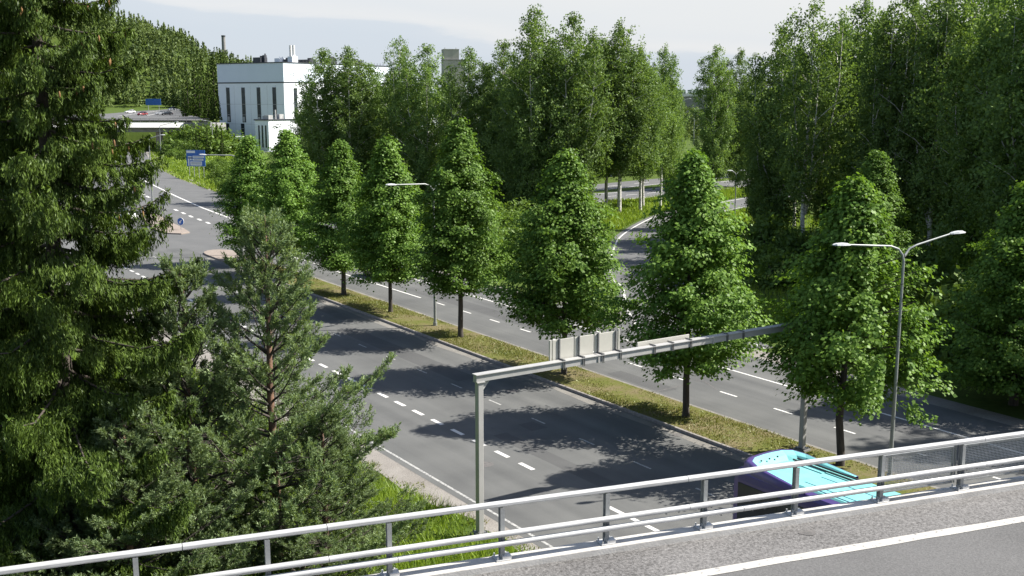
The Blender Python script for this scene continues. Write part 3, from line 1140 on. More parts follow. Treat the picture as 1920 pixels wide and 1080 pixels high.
for i, px in enumerate((429.5, 458.5, 487, 515.5, 544)):
    if px > 533:
        continue
    for z0, z1 in ((6.6, 17.7),):
        m = MB()
        m.box((fx(px), 0.02, (z0 + z1) / 2), (1.55, 0.12, z1 - z0))
        w = m.build('window', M['glass'], bw)
        m = MB()
        for zz in (9.0, 12.4):
            m.box((fx(px), 0.085, zz), (1.55, 0.05, 0.12))
        m.box((fx(px) + 0.1, 0.085, 7.6), (1.0, 0.04, 1.6))
        m.build('window_frame', M['grey_plant'], w)
for px in (426, 455, 484, 512):
    m = MB()
    m.box((fx(px), 0.02, 3.5), (1.55, 0.12, 5.4))
    w = m.build('window', M['glass'], bw)
    m = MB()
    m.box((fx(px), 0.085, 4.6), (1.55, 0.05, 0.14))
    m.build('window_frame', M['grey_plant'], w)
for q in range(1, 8):
    m = MB()
    m.box((FW * q / 8, 0.004, 9.2), (0.06, 0.02, 18.2))
    m.build('panel_joint', M['grey_plant'], bw)
for zz in (6.05, 12.4):
    m = MB()
    m.box((FW / 2, 0.003, zz), (FW, 0.02, 0.07))
    m.build('panel_joint', M['grey_plant'], bw)
# windows on the long sunlit side
for k in range(7):
    m = MB()
    m.box((0.0 - 0.02, -5 - k * 6.6, 12.0), (0.12, 1.5, 11))
    m.build('window', M['glass'], bw)
rr = random.Random(5)
for (x, y, sx_, sy_, sz_) in ((16, -6, 3.4, 3, 1.9), (8.3, -7, 2.2, 2.4, 1.5), (6.5, -8, 1.2, 1.2, 1.2), (1.6, -6, 2.0, 2.5, 1.9), (14, -6, 1.0, 1.0, 2.6), (-0 + 3, -14, 5, 3, 1.2), (3, -24, 4, 4, 2.0), (2.5, -36, 3, 6, 1.6)):
    m = MB()
    m.box((x, y, BH + sz_ / 2), (sx_, sy_, sz_))
    m.box((x - sx_ * 0.3, y, BH + sz_ + 0.25), (sx_ * 0.3, sy_ * 0.4, 0.5))
    m.build('roof_plant', rr.choice([M['grey_plant'], M['white_wall'], M['dark_trim']]), bw)
for x in (4.0, 5.3):
    m = MB()
    m.tube([(x, -9, BH), (x, -9, BH + 5.6)], 0.42, 10)
    m.build('flue', M['concrete_white'], bw)
# roof railing
m = MB()
for yy in np.arange(-8, -50, -1.6):
    m.box((0.6, yy, BH + 0.4), (0.1, 0.1, 0.9))
m.build('roof_rail', M['dark_trim'], bw)

an = thing('annexe', 'low white annexe with sunlit side before the large white block', 'building', D(508, 296), math.atan2(fd.y, fd.x))
m = MB()
m.box((2.4, -3.5, 4.2), (5.2, 10, 8.4))
m.build('wall', M['white_wall'], an)
m = MB()
m.box((2.4, -3.5, 8.5), (5.6, 10.4, 0.35))
m.build('roof', M['dark_trim'], an)
for x in (0.9, 2.2, 3.5):
    m = MB()
    m.box((x, 1.52, 4.0), (0.5, 0.1, 6.0))
    m.build('window', M['glass'], an)
m = MB()
m.box((-0.21, -7.0, 2.4), (0.1, 2.2, 4.6))
m.build('door', M['dark_trim'], an)
m = MB()
for q in ((1.2, 0, 9.2, 1.1), (4, -2, 9.1, 0.9), (2, -5, 9.3, 1.3)):
    m.box((q[0], q[1], q[2]), (1.6, 1.6, q[3]))
m.tube([(0.6, -2, 8.6), (0.6, -2, 11.2)], 0.22, 8)
m.build('roof_plant', M['grey_plant'], an)
ca = thing('entrance_canopy', 'small white entrance canopy left of the low annexe', 'canopy', D(440, 300), R_(-12))
m = MB()
m.box((0, 0, 3.5), (4.6, 3, 0.75))
m.build('roof', M['white_wall'], ca)
m = MB()
m.box((-1.9, 0, 1.55), (0.6, 2.8, 3.1))
m.build('side_wall', M['white_wall'], ca)
m = MB()
m.box((0.5, 1.2, 1.5), (3.8, 0.3, 3.0))
m.build('rear_wall', M['dark_trim'], ca)
wing = thing('white_wing', 'white building part glimpsed behind the birches at centre', 'building', D(800, 330), R_(57))
m = MB()
m.box((0, 0, 4.6), (46, 14, 9.2))
m.build('wall', M['white_wall'], wing)
m = MB()
m.box((0, 0, 9.3), (46.4, 14.4, 0.3))
m.build('roof', M['grey_plant'], wing)

si = thing('concrete_silo', 'pale stepped concrete silo tower between birch tops', 'tower', D(850, 640), R_(10))
m = MB()
m.box((0, 0, 18), (12.4, 12, 36))
m.build('wall', M['silo'], si)
m = MB()
m.box((-1.6, 0, 39.0), (9.0, 11, 6.0))
m.box((-1.6, 0, 42.1), (9.3, 11.3, 0.4))
m.build('head_house', M['silo'], si)
m = MB()
m.box((0, 0, 36.1), (12.8, 12.4, 0.5))
m.build('cornice', M['concrete_grey'], si)
m = MB()
for x in (-5, 1.5):
    m.tube([(x, -3, 42), (x, -3, 43.2)], 0.25, 6)
m.build('vent', M['grey_plant'], si)
chm = D(424, 900, 40)
ch = thing('chimney', 'dark grey chimney rising above the wooded hill', 'chimney', chm)
m = MB()
m.tube([(0, 0, -15), (0, 0, 23.6)], [1.9, 1.5], 14)
m.build('shaft', M['concrete_grey'], ch)
m = MB()
m.tube([(0, 0, 23.6), (0, 0, 24.9)], [1.65, 1.65], 14)
m.build('cap', M['dark_trim'], ch)
hs = thing('far_hall', 'low distant hall with pale roof in the gap between birch groups', 'building', D(1312, 520))
m = MB()
m.box((0, 0, 7.5), (26, 20, 15.0))
m.build('wall', M['concrete_grey'], hs)
m = MB()
m.box((0, 0, 15.6), (27, 21, 1.0))
m.build('roof', M['concrete_white'], hs)


# ------------------------------------------------------------------ signs
sg = thing('direction_board', 'blue and white direction board on four posts in the grass', 'road sign', G(369, 334), R_(-14))
sw_, sh_ = 3.75, 2.95
zb = 2.15
m = MB()
m.box((0, 0, zb + sh_ / 2), (sw_, 0.07, sh_))
pan = m.build('panel', M['sign_blue'], sg)
m = MB()
for (x, z, w, h) in ((-0.95, 2.62, 1.75, 0.42), (0.55, 1.72, 2.3, 0.36), (0.45, 1.22, 2.2, 0.36), (0.05, 0.52, 2.35, 0.75), (-1.2, 1.72, 0.75, 0.2), (-1.45, 0.8, 0.28, 1.4), (-1.0, 1.25, 0.35, 0.35)):
    m.box((x, -0.04, zb + z), (w, 0.02, h))
m.build('white_field', M['sign_white'], pan)
m = MB()
for (x, z, w, h) in ((0.05, 0.66, 2.0, 0.06), (0.05, 0.44, 2.0, 0.06), (0.5, 1.72, 1.9, 0.07), (-1.1, 1.5, 0.95, 0.2), (0.5, 1.22, 1.7, 0.06)):
    m.box((x, -0.055, zb + z), (w, 0.012, h))
m.build('text_bar', M['sign_navy'], pan)
for x in (-1.45, -0.48, 0.48, 1.45):
    m = MB()
    m.tube([(x, 0.08, -0.1), (x, 0.08, zb + 2.4)], 0.06, 8)
    m.build('post', M['galv_post'], sg)

ks = thing('keep_right_sign', 'round blue sign with white arrow on the paved traffic island', 'road sign', G(340, 433), R_(-18))
m = MB()
m.tube([(0, 0, 0.1), (0, 0, 1.6)], 0.035, 8)
m.build('post', M['galv_post'], ks)
m = MB()
m.tube([(0, -0.02, 1.05), (0, -0.06, 1.05)], 0.42, 24)
disc = m.build('disc', M['sign_white'], ks)
m = MB()
m.tube([(0, -0.06, 1.05), (0, -0.07, 1.05)], 0.385, 24)
disc2 = m.build('blue_face', M['sign_blue'], disc)
m = MB()
Mr = Matrix.Rotation(R_(40), 3, 'Y')
for q, d_ in (((0, 0, 0.04), (0.1, 0.008, 0.4)),):
    m.box(Vector((0, -0.078, 1.05)) + Mr @ Vector(q), d_, M=Mr)
for vv in ([(-0.18, -0.075, -0.05), (0.18, -0.075, -0.05), (0, -0.075, -0.27)],):
    pts = [Vector((0, 0, 1.05)) + Mr @ Vector((a, 0, c)) + Vector((0, b, 0)) for a, b, c in vv]
    pts2 = [p + Vector((0, -0.008, 0)) for p in pts]
    m.add(pts + pts2, [(0, 1, 2), (3, 5, 4), (0, 3, 4, 1), (1, 4, 5, 2), (2, 5, 3, 0)])
m.build('arrow', M['sign_white'], disc)

tl = thing('traffic_light', 'dark traffic signal on a grey post on the traffic island', 'traffic light', G(310, 431), R_(-10))
m = MB()
m.tube([(0, 0, 0.1), (0, 0, 3.6)], 0.055, 8)
m.build('post', M['galv_post'], tl)
m = MB()
m.box((0, -0.16, 3.35), (0.34, 0.26, 1.0))
hd_ = m.build('signal_head', M['bus_dark'], tl, bevel=0.03)
for zz in (3.66, 3.35, 3.04):
    m = MB()
    m.tube([(0, -0.28, zz), (0, -0.45, zz + 0.02)], 0.12, 10)
    m.build('visor', M['bus_dark'], hd_)
m = MB()
m.box((0, -0.1, 3.35), (0.62, 0.02, 1.25))
m.build('backboard', M['sign_white'], tl)
bo = thing('bollard', 'short grey bollard on the traffic island beside the signal post', 'bollard', G(306, 433))
m = MB()
m.tube([(0, 0, 0.1), (0, 0, 0.95)], 0.09, 10)
m.build('body', M['kerb_dark'], bo)
m = MB()
m.tube([(0, 0, 0.95), (0, 0, 1.02)], [0.1, 0.06], 10)
m.build('cap', M['kerb'], bo)
mb_ = thing('far_direction_board', 'small blue direction board beside the far motorway', 'road sign', G(288, 206, 8.0), R_(-5))
m = MB()
m.box((0, 0, 4.2), (8.4, 0.2, 3.4))
m.build('panel', M['sign_blue'], mb_)
for x in (-3, 3):
    m = MB()
    m.tube([(x, 0.2, -0.5), (x, 0.2, 5.6)], 0.15, 6)
    m.build('post', M['galv_post'], mb_)
hg = thing('motorway_gantry', 'thin grey gantry frame over the far motorway', 'gantry', G(300, 201.5, 8.0), 0)
for x in (-14, 14):
    m = MB()
    m.tube([(x, 0, -0.5), (x, 0, 8)], 0.25, 6)
    m.build('post', M['galv'], hg)
m = MB()
m.box((0, 0, 8.2), (29, 0.5, 0.7))
m.build('beam', M['galv'], hg)


# ------------------------------------------------------------------ vehicles
def loft(sections):
    """sections: list of (x, [(y,z),...]) same length, closed rings"""
    vs, fs = [], []
    n = len(sections[0][1])
    for x, ring in sections:
        vs += [(x, y, z) for y, z in ring]
    for i in range(len(sections) - 1):
        for k in range(n):
            k2 = (k + 1) % n
            fs.append((i * n + k, i * n + k2, (i + 1) * n + k2, (i + 1) * n + k))
    fs.append(tuple(range(n))[::-1])
    fs.append(tuple(range((len(sections) - 1) * n, len(sections) * n)))
    return vs, fs


def wheel(parent, x, y, r, w, n=18):
    m = MB()
    m.tube([(x, y - w / 2, r), (x, y - w * 0.42, r), (x, y + w * 0.42, r), (x, y + w / 2, r)], [r * 0.93, r, r, r * 0.93], n)
    wo_ = m.build('wheel', M['rubber'], parent)
    m = MB()
    s_ = 1 if y > 0 else -1
    m.tube([(x, y + s_ * w * 0.3, r), (x, y + s_ * (w / 2 + 0.015), r)], [r * 0.62, r * 0.58], n)
    m.build('rim', M['rim'], wo_)
    return wo_


def car(name, label, paint, loc, heading, van=False, group=None, cat='car'):
    t = thing(name, label, cat, loc, heading, group)
    h = 1.45 if not van else 1.9

    def ring(w, z0, z1, tw):
        return [(-w, z0), (-w * 1.0, (z0 + z1) * 0.55), (-tw, z1), (tw, z1), (w * 1.0, (z0 + z1) * 0.55), (w, z0)]
    m = MB()
    secs = [(-2.2, ring(0.72, 0.38, 0.72, 0.66)), (-2.1, ring(0.86, 0.27, 0.9, 0.76)), (-1.6, ring(0.89, 0.22, 0.95, 0.8)), (0.8, ring(0.9, 0.22, 0.95, 0.8)), (1.5, ring(0.88, 0.22, 0.86, 0.76)), (2.05, ring(0.8, 0.27, 0.72, 0.68)), (2.2, ring(0.62, 0.38, 0.6, 0.55))]
    vs, fs = loft(secs)
    m.add(vs, fs, False)
    m.build('body', paint, t, bevel=0.05)
    xr = -2.05 if van else -1.75
    m = MB()
    secs = [(xr, [(-0.78, 0.93), (-0.6, h - 0.25 if not van else h - 0.1), (0.6, h - 0.25 if not van else h - 0.1), (0.78, 0.93)]), (xr + 0.55, [(-0.79, 0.93), (-0.62, h - 0.02), (0.62, h - 0.02), (0.79, 0.93)]),
            (0.0, [(-0.79, 0.93), (-0.63, h - 0.02), (0.63, h - 0.02), (0.79, 0.93)]), (0.95, [(-0.77, 0.91), (-0.72, 0.96), (0.72, 0.96), (0.77, 0.91)])]
    vs, fs = loft(secs)
    m.add(vs, fs)
    m.build('windows', M['glass'], t)
    m = MB()
    secs = [(xr + 0.35, [(-0.62, h - 0.03), (-0.55, h + 0.02), (0.55, h + 0.02), (0.62, h - 0.03)]), (-0.02, [(-0.64, h - 0.03), (-0.55, h + 0.02), (0.55, h + 0.02), (0.64, h - 0.03)])]
    vs, fs = loft(secs)
    m.add(vs, fs)
    for s_ in (-1, 1):
        for xx in (-0.75,):
            m.box((xx, s_ * 0.71, 1.17), (0.09, 0.05, 0.5), M=Matrix.Rotation(s_ * R_(18), 3, 'X'))
    m.build('roof', paint, t)
    for x in (-1.35, 1.35):
        for y in (-0.8, 0.8):
            wheel(t, x, y, 0.32, 0.22)
    for y in (-0.62, 0.62):
        m = MB()
        m.box((2.06, y, 0.64), (0.2, 0.3, 0.13))
        m.build('headlight', M['head'], t, bevel=0.02)
        m = MB()
        m.box((-2.11, y * 1.05, 0.8), (0.12, 0.26, 0.15))
        m.build('tail_light', M['tail'], t, bevel=0.02)
    for s_ in (-1, 1):
        m = MB()
        m.box((0.62, s_ * 0.98, 1.0), (0.12, 0.18, 0.13))
        m.build('mirror', paint, t, bevel=0.02)
    return t


away = ang(RD)
back = ang(-RD)
car('parked_car', 'black car driving under the lindens on the far carriageway', M['car_black'], RP(39.4, 77.5, 0.01), back + 0.02)
car('parked_car', 'white car waiting behind the stop line under the far lindens', M['car_white'], RP(42.5, 95.8, 0.01), R_(20))
car('parked_car', 'white car on the junction road half hidden by the big spruce', M['car_white'], G(230, 413) + Vector((0, 0, 0.01)), R_(-35))
car('far_car', 'white car alone at left on the far motorway', M['car_white'], G(244, 212, 7.95), R_(-140), group='cars on the far motorway')
car('far_car', 'dark red car in the middle of the far motorway', M['car_red'], G(267, 216.5, 7.95), R_(-110), group='cars on the far motorway')
car('far_car', 'silver car right of the dark red car on the far motorway', M['car_silver'], G(302, 215.5, 7.95), R_(-150), group='cars on the far motorway')
car('far_car', 'black car at the right tail of the silver car on the far motorway', M['car_black'], G(313, 216, 7.95), R_(-150), group='cars on the far motorway')
car('far_car', 'white van farthest right on the far motorway', M['car_white'], G(322, 207, 7.95), R_(-120), van=True, group='cars on the far motorway', cat='van')

# city bus, rear to the left, passing under the bridge towards the camera
bus = thing('city_bus', 'turquoise and purple city bus passing under the bridge', 'bus', RP(25.12, 22.9, 0.0), back)
# local x = forward (towards -RD), x=0 is the rear end; local y left of travel
BL, BWd, BHt = 12.6, 2.55, 3.02


def bus_ring(w, z0, z1, rad=0.16, tw=None):
    w2 = w / 2
    return [(-w2, z0), (-w2, z1 - rad * 2.2), (-w2 + 0.03, z1 - rad), (-w2 + 0.1, z1 - rad * 0.35), (-w2 + 0.26, z1), (w2 - 0.26, z1), (w2 - 0.1, z1 - rad * 0.35), (w2 - 0.03, z1 - rad), (w2, z1 - rad * 2.2), (w2, z0)]


m = MB()
vs, fs = loft([(0.0, bus_ring(2.3, 0.42, 2.8)), (0.12, bus_ring(2.5, 0.34, 2.96)), (0.3, bus_ring(BWd, 0.3, BHt)), (BL - 0.4, bus_ring(BWd, 0.3, BHt)), (BL - 0.1, bus_ring(2.5, 0.33, 2.95)), (BL, bus_ring(2.3, 0.4, 2.8))])
m.add(vs, fs)
body = m.build('body', M['bus_purple'], bus)
# turquoise roof skin, slightly raised and flat
m = MB()
rw = 1.0
m.add([(2.2, -rw, BHt + 0.004), (BL - 0.6, -rw, BHt + 0.004), (BL - 0.6, rw, BHt + 0.004), (2.2, rw, BHt + 0.004), (2.2, -rw + 0.06, BHt + 0.05), (BL - 0.66, -rw + 0.06, BHt + 0.05), (BL - 0.66, rw - 0.06, BHt + 0.05), (2.2, rw - 0.06, BHt + 0.05)],
      [(4, 5, 6, 7), (0, 1, 5, 4), (1, 2, 6, 5), (2, 3, 7, 6), (3, 0, 4, 7)])
m.add([(0.35, -1.0, BHt + 0.006), (2.2, -1.0, BHt + 0.006), (2.2, 1.0, BHt + 0.006), (0.35, 1.0, BHt + 0.006)], [(0, 1, 2, 3)])
roof = m.build('roof', M['bus_cyan'], bus)
m = MB()
for y in (-0.62, 0.12):
    m.box((6.5, y, BHt + 0.054), (8.2, 0.025, 0.008))
for x0_ in (3.6, 5.6, 7.6, 9.6):
    m.box((x0_, -0.86, BHt + 0.056), (1.3, 0.03, 0.015))
m.build('roof_seam', M['sign_navy'], roof)
# rear fairing: a U-shaped raised wall round the rear roof well
fo = MB()
outer, inner = [], []
path_o = [(2.9, -1.24), (1.9, -1.25), (0.75, -1.22), (0.28, -1.05), (0.08, -0.7), (0.02, -0.2), (0.02, 0.2), (0.08, 0.7), (0.28, 1.05), (0.75, 1.22), (1.9, 1.25), (2.9, 1.24)]
path_i = [(2.9, -1.1), (1.95, -0.98), (1.15, -0.9), (0.9, -0.8), (0.72, -0.55), (0.68, -0.2), (0.68, 0.2), (0.72, 0.55), (0.9, 0.8), (1.15, 0.9), (1.95, 0.98), (2.9, 1.1)]
hts = [0.0, 0.09, 0.18, 0.22, 0.23, 0.23, 0.23, 0.23, 0.22, 0.18, 0.09, 0.0]
z00 = BHt - 0.18


def mixp(a, b, f):
    return (a[0] * (1 - f) + b[0] * f, a[1] * (1 - f) + b[1] * f)


vs, vl = [], []
for po, pi_, hh in zip(path_o, path_i, hts):
    a, b, c = mixp(po, pi_, 0.04), mixp(po, pi_, 0.22), mixp(po, pi_, 0.45)
    vs += [(po[0], po[1], z00), (a[0], a[1], BHt + hh * 0.7), (b[0], b[1], BHt + hh), (c[0], c[1], BHt + hh + 0.012)]
    vl += [(c[0], c[1], BHt + hh + 0.013), (mixp(po, pi_, 0.8)[0], mixp(po, pi_, 0.8)[1], BHt + hh * 0.6 + 0.012), (pi_[0], pi_[1], BHt + 0.008)]
fs = []
for i in range(11):
    for k in range(3):
        fs.append((i * 4 + k, i * 4 + k + 1, (i + 1) * 4 + k + 1, (i + 1) * 4 + k))
fo.add(vs, fs, True)
fo.build('rear_fairing', M['bus_purple'], bus)
fi = MB()
fs = []
for i in range(11):
    for k in range(2):
        fs.append((i * 3 + k, (i + 1) * 3 + k, (i + 1) * 3 + k + 1, i * 3 + k + 1))
fi.add(vl, fs)
fair = fi.build('fairing_lining', M['bus_cyan'], bus)
m = MB()
for y in (-0.62, -0.25, 0.12):
    m.box((0.63, y, BHt + 0.2), (0.04, 0.045, 0.045))
for y in (0.55, 0.75):
    m.box((2.2, y, BHt + 0.1), (2.6, 0.04, 0.05))
m.build('roof_fitting', M['bus_dark'], fair)
for s_ in (-1, 1):
    m = MB()
    m.box((6.36, s_ * (BWd / 2 + 0.006), 1.52), (12.08, 0.03, 2.1))
    wn = m.build('side_windows_and_shade', M['glass'], bus)  # dark glass also covers the skirt, painting in the shade on the lower side
    for x in (1.9, 3.4, 4.9, 6.4, 7.9, 9.4, 10.9):
        m = MB()
        m.box((x, s_ * (BWd / 2 + 0.016), 1.72), (0.06, 0.02, 1.7))
        m.build('window_pillar', M['bus_dark'], wn)
for x in (2.9, 6.6, 11.4):
    m = MB()
    m.box((x, -(BWd / 2 + 0.012), 1.4), (1.1, 0.05, 2.15))
    m.build('door', M['glass'], bus)
m = MB()
m.box((BL - 0.02, 0, 1.85), (0.1, 2.2, 1.6))
m.build('windscreen', M['glass'], bus)
m = MB()
m.box((0.03, 0, 2.15), (0.1, 1.9, 0.8))
m.build('rear_window', M['glass'], bus)
for y in (-1.0, 1.0):
    m = MB()
    m.box((0.02, y, 1.1), (0.1, 0.22, 0.7))
    m.build('tail_light', M['tail'], bus, bevel=0.02)
    m = MB()
    m.box((BL - 0.03, y * 0.9, 0.75), (0.1, 0.4, 0.22))
    m.build('headlight', M['head'], bus, bevel=0.02)
for x in (3.4, 9.6):
    for y in (-1.16, 1.16):
        wheel(bus, x, y, 0.48, 0.28)


# ------------------------------------------------------------------ vegetation generators
def trunk_mesh(pts, rads, limbs, mat_, parent, n=9, name='trunk'):
    m = MB()
    m.tube(pts, rads, n)
    for lp_, lr in limbs:
        m.tube(lp_, lr, 5, caps=False)
    return m.build(name, mat_, parent)


def prof(t, pts):
    xs_, ys_ = zip(*pts)
    return np.interp(t, xs_, ys_)


def linden_mesh(seed, H=11.5, R=3.0, cb=2.5, nb=185, lean=0.0):
    rg = np.random.default_rng(seed)
    P = [(0, 0.74), (0.07, 0.95), (0.2, 1.0), (0.42, 0.89), (0.64, 0.64), (0.84, 0.33), (0.95, 0.13), (1.0, 0.03)]
    ph = rg.uniform(0, 6.28, 3)
    lob = rg.uniform(0.8, 1.18, 9)
    out = []
    limbs = []
    for i in range(nb):
        t = ((i + rg.uniform()) / nb) ** 0.92
        az = i * 2.39996 + rg.normal() * 0.3
        lobe = np.interp((az % 6.283) / 6.283 * 9, np.arange(10), np.append(lob, lob[0]))
        r = R * prof(t, P) * lobe * (1 + 0.14 * math.sin(3 * az + ph[0] + 9 * t) + 0.10 * math.sin(2 * az + ph[1] - 15 * t)) * rg.uniform(0.78, 1.12)
        zt = cb + t * (H - cb) + rg.normal() * 0.12
        o = np.array([math.cos(az), math.sin(az), 0])
        tg = np.array([-o[1], o[0], 0])
        rise = r * rg.uniform(0.15, 0.45)
        zs = max(zt - rise, cb * 0.85)
        if i % 3 == 0:
            limbs.append(([(0, 0, zs), tuple(o * r * 0.45 + np.array([0, 0, (zs + zt) / 2 + 0.05])), tuple(o * r * 0.85 + np.array([0, 0, zt]))], [0.045, 0.03, 0.012]))
        K = 3 + int(r * 1.5)
        for k in range(K):
            f = 0.28 + 0.72 * (k + rg.uniform(0.2, 0.9)) / K
            c = o * r * f + np.array([0, 0, zs + (zt - zs) * f]) + tg * rg.normal() * 0.22 * f + np.array([0, 0, rg.normal() * 0.10])
            nl = 44
            a = rg.normal(size=nl) * 0.25
            b = rg.normal(size=nl) * 0.28
            up = rg.normal(size=nl) * 0.11 - 0.5 * (a * a + b * b) - 0.12 * a
            cc = c + o * a[:, None] + tg * b[:, None] + np.array([0, 0, 1]) * up[:, None]
            nr = np.array([0, 0, 0.85]) + o * 0.5 + tg * b[:, None] * 0.9 + o * a[:, None] * 0.9 + rg.normal(size=(nl, 3)) * 0.34
            dr = o * 0.6 + tg * (b[:, None] * 2.0) + np.array([0, 0, -0.55]) + rg.normal(size=(nl, 3)) * 0.4
            L = rg.uniform(0.11, 0.205, nl)
            out.append(leaves(cc, dr, unit(nr), L, L * 0.85))
    return np.concatenate(out), limbs


def make_linden(seed, label, H=11.5, R=3.0, cb=2.5, bend=0.0, tr=0.16):
    t = thing('linden_tree', label, 'tree', group='lindens along the median')
    V, limbs = linden_mesh(seed, H, R, cb)
    np_mesh('crown', V, 4, M['leaf_linden'], t)
    rg = np.random.default_rng(seed + 50)
    pts = [(0, 0, -0.1), (0.02, 0, 0.4), (bend, 0.03, cb * 0.6), (bend * 0.6, 0, cb), (0.05, 0.05, H * 0.5), (0, 0, H * 0.85)]
    trunk_mesh(pts, [tr * 1.25, tr, tr * 0.92, tr * 0.85, tr * 0.5, 0.03], limbs, M['bark'], t)
    return t


def birch_mesh(seed, H=24.0, R=4.0, cb=3.0, nb=240, dens=1.0):
    rg = np.random.default_rng(seed)
    P = [(0, 0.5), (0.15, 0.82), (0.38, 1.0), (0.62, 0.92), (0.8, 0.7), (0.92, 0.44), (1.0, 0.10)]
    out = []
    limbs = []
    a0 = rg.uniform(0, 6.28)
    leaders = [(0.0, 0.0, 1.0, 0.66)]
    for q in range(4):
        a = a0 + q * 1.57 + rg.normal() * 0.3
        d = R * rg.uniform(0.36, 0.6)
        leaders.append((d * math.cos(a), d * math.sin(a), rg.uniform(0.70, 0.98), rg.uniform(0.45, 0.64)))
    for li, (ox, oy, hf, rf) in enumerate(leaders):
        ph = rg.uniform(0, 6.28, 4)
        n_ = int(nb * (0.36 if li == 0 else 0.21))
        Hl = H * hf
        off = np.array([ox, oy, 0])
        if li:
            limbs.append(([(0, 0, H * 0.18), tuple(off * 0.55 + np.array([0, 0, Hl * 0.4])), tuple(off + np.array([0, 0, Hl * 0.7])), tuple(off * 1.05 + np.array([0, 0, Hl * 0.97]))], [0.09, 0.075, 0.045, 0.012]))
        for i in range(n_):
            t = ((i + rg.uniform()) / n_) ** 0.9
            az = i * 2.39996 + rg.normal() * 0.4
            lobe = 1 + 0.26 * math.sin(2 * az + ph[0] + t * 11) + 0.2 * math.sin(3 * az + ph[1] - t * 17)
            r = R * rf * prof(t, P) * lobe * rg.uniform(0.5, 1.2)
            zt = cb + t * (Hl - cb)
            o = np.array([math.cos(az), math.sin(az), 0])
            tg = np.array([-o[1], o[0], 0])
            zs = max(zt - r * 0.9, 2.0)
            base = off * min(1.0, zt / (0.6 * Hl))
            if i % 4 == 0:
                limbs.append(([tuple(base * 0.9 + np.array([0, 0, zs])), tuple(base + o * r * 0.5 + np.array([0, 0, zt - r * 0.3])), tuple(base + o * r * 0.95 + np.array([0, 0, zt]))], [0.045, 0.028, 0.01]))
            ns_ = int((6 + r * 3.2) * dens)
            for k in range(ns_):
                f = rg.uniform(0.15, 1.05)
                st = base + o * r * f * 1.04 + np.array([0, 0, zs + (zt - zs) * min(f, 1)]) + tg * rg.normal() * 0.35 * (0.3 + f) + np.array([0, 0, rg.normal() * 0.25])
                ln = rg.uniform(0.5, 1.8) * (0.5 + 0.5 * (1 - t))
                nl = int(7 + ln * 10)
                q = np.sort(rg.uniform(0, 1, nl))
                cc = st + o * (q * 0.25)[:, None] + np.array([0, 0, -1]) * (q * ln)[:, None] + rg.normal(size=(nl, 3)) * np.array([0.17, 0.17, 0.08])
                nr = o * 0.8 + rg.normal(size=(nl, 3)) * 0.55 + np.array([0, 0, 0.6])
                dr = np.array([0, 0, -0.8]) + rg.normal(size=(nl, 3)) * 0.6
                L = rg.uniform(0.17, 0.30, nl)
                out.append(leaves(cc, dr, unit(nr), L, L * 0.6))
    return np.concatenate(out), limbs


def birch_bark():
    m, t, b = base_mat('birch_bark')
    tcn = N(t, 'ShaderNodeTexCoord')
    mpn = N(t, 'ShaderNodeMapping')
    mpn.inputs['Scale'].default_value = (2.0, 2.0, 5.0)
    t.links.new(tcn.outputs['Object'], mpn.inputs[0])
    no = N(t, 'ShaderNodeTexNoise', i_Scale=1.6, i_Detail=5.0, i_Roughness=0.7)
    t.links.new(mpn.outputs[0], no.inputs[0])
    col = ramp(t, no.outputs[0], [(0.38, (0.05, 0.045, 0.04)), (0.46, (0.52, 0.50, 0.46)), (0.8, (0.66, 0.64, 0.60))])
    t.links.new(col, b.inputs['Base Color'])
    b.inputs['Roughness'].default_value = 0.8
    return m


M['birch_bark'] = birch_bark()


def make_birch(seed, H=24.0, R=4.0, cb=3.0, nb=240, dens=1.0):
    t = thing('birch_tree', 'tall slender birch', 'tree')
    V, limbs = birch_mesh(seed, H, R, cb, nb, dens)
    np_mesh('crown', V, 4, M['leaf_birch'], t)
    rg = np.random.default_rng(seed)
    pts = [(0, 0, -0.2)] + [(rg.normal() * 0.12, rg.normal() * 0.12, H * f) for f in (0.15, 0.35, 0.6, 0.85)] + [(0, 0, H * 0.985)]
    trunk_mesh(pts, [0.21, 0.18, 0.15, 0.10, 0.05, 0.015], limbs, M['birch_bark'], t)
    return t


def shrub_mesh(seed, R=1.0, n=70, leaf=(0.12, 0.22), nl=34):
    rg = np.random.default_rng(seed)
    out = []
    for i in range(n):
        d = unit(rg.normal(size=3) * np.array([1, 1, 0.9]))
        d[2] = abs(d[2]) * 1.0
        rr_ = R * rg.uniform(0.35, 1.1) * (1 + 0.25 * math.sin(5 * math.atan2(d[1], d[0]) + seed))
        c = d * rr_ + np.array([0, 0, R * 0.15])
        cc = c + rg.normal(size=(nl, 3)) * np.array([0.2, 0.2, 0.13]) * R
        nr = d * 0.7 + np.array([0, 0, 0.6]) + rg.normal(size=(nl, 3)) * 0.5
        dr = rg.normal(size=(nl, 3)) + np.array([0, 0, 0.2])
        L = rg.uniform(leaf[0], leaf[1], nl) * R
        out.append(leaves(cc, dr, unit(nr), L, L * 0.6))
    V = np.concatenate(out)
    V[:, 2] = np.maximum(V[:, 2], 0.01)
    return V


def make_shrub(seed, R=1.0, n=70, leaf=(0.12, 0.22)):
    t = thing('shrub', 'leafy green shrub', 'shrub')
    np_mesh('foliage', shrub_mesh(seed, R, n, leaf), 4, M['leaf_shrub'], t)
    m = MB()
    rg = np.random.default_rng(seed)
    for k in range(6):
        a = k * 1.05
        m.tube([(0, 0, -0.05), (0.3 * R * math.cos(a), 0.3 * R * math.sin(a), 0.45 * R), (0.6 * R * math.cos(a), 0.6 * R * math.sin(a), 0.85 * R)], [0.03 * R, 0.022 * R, 0.01 * R], 5)
    m.build('stems', M['bark'], t)
    return t


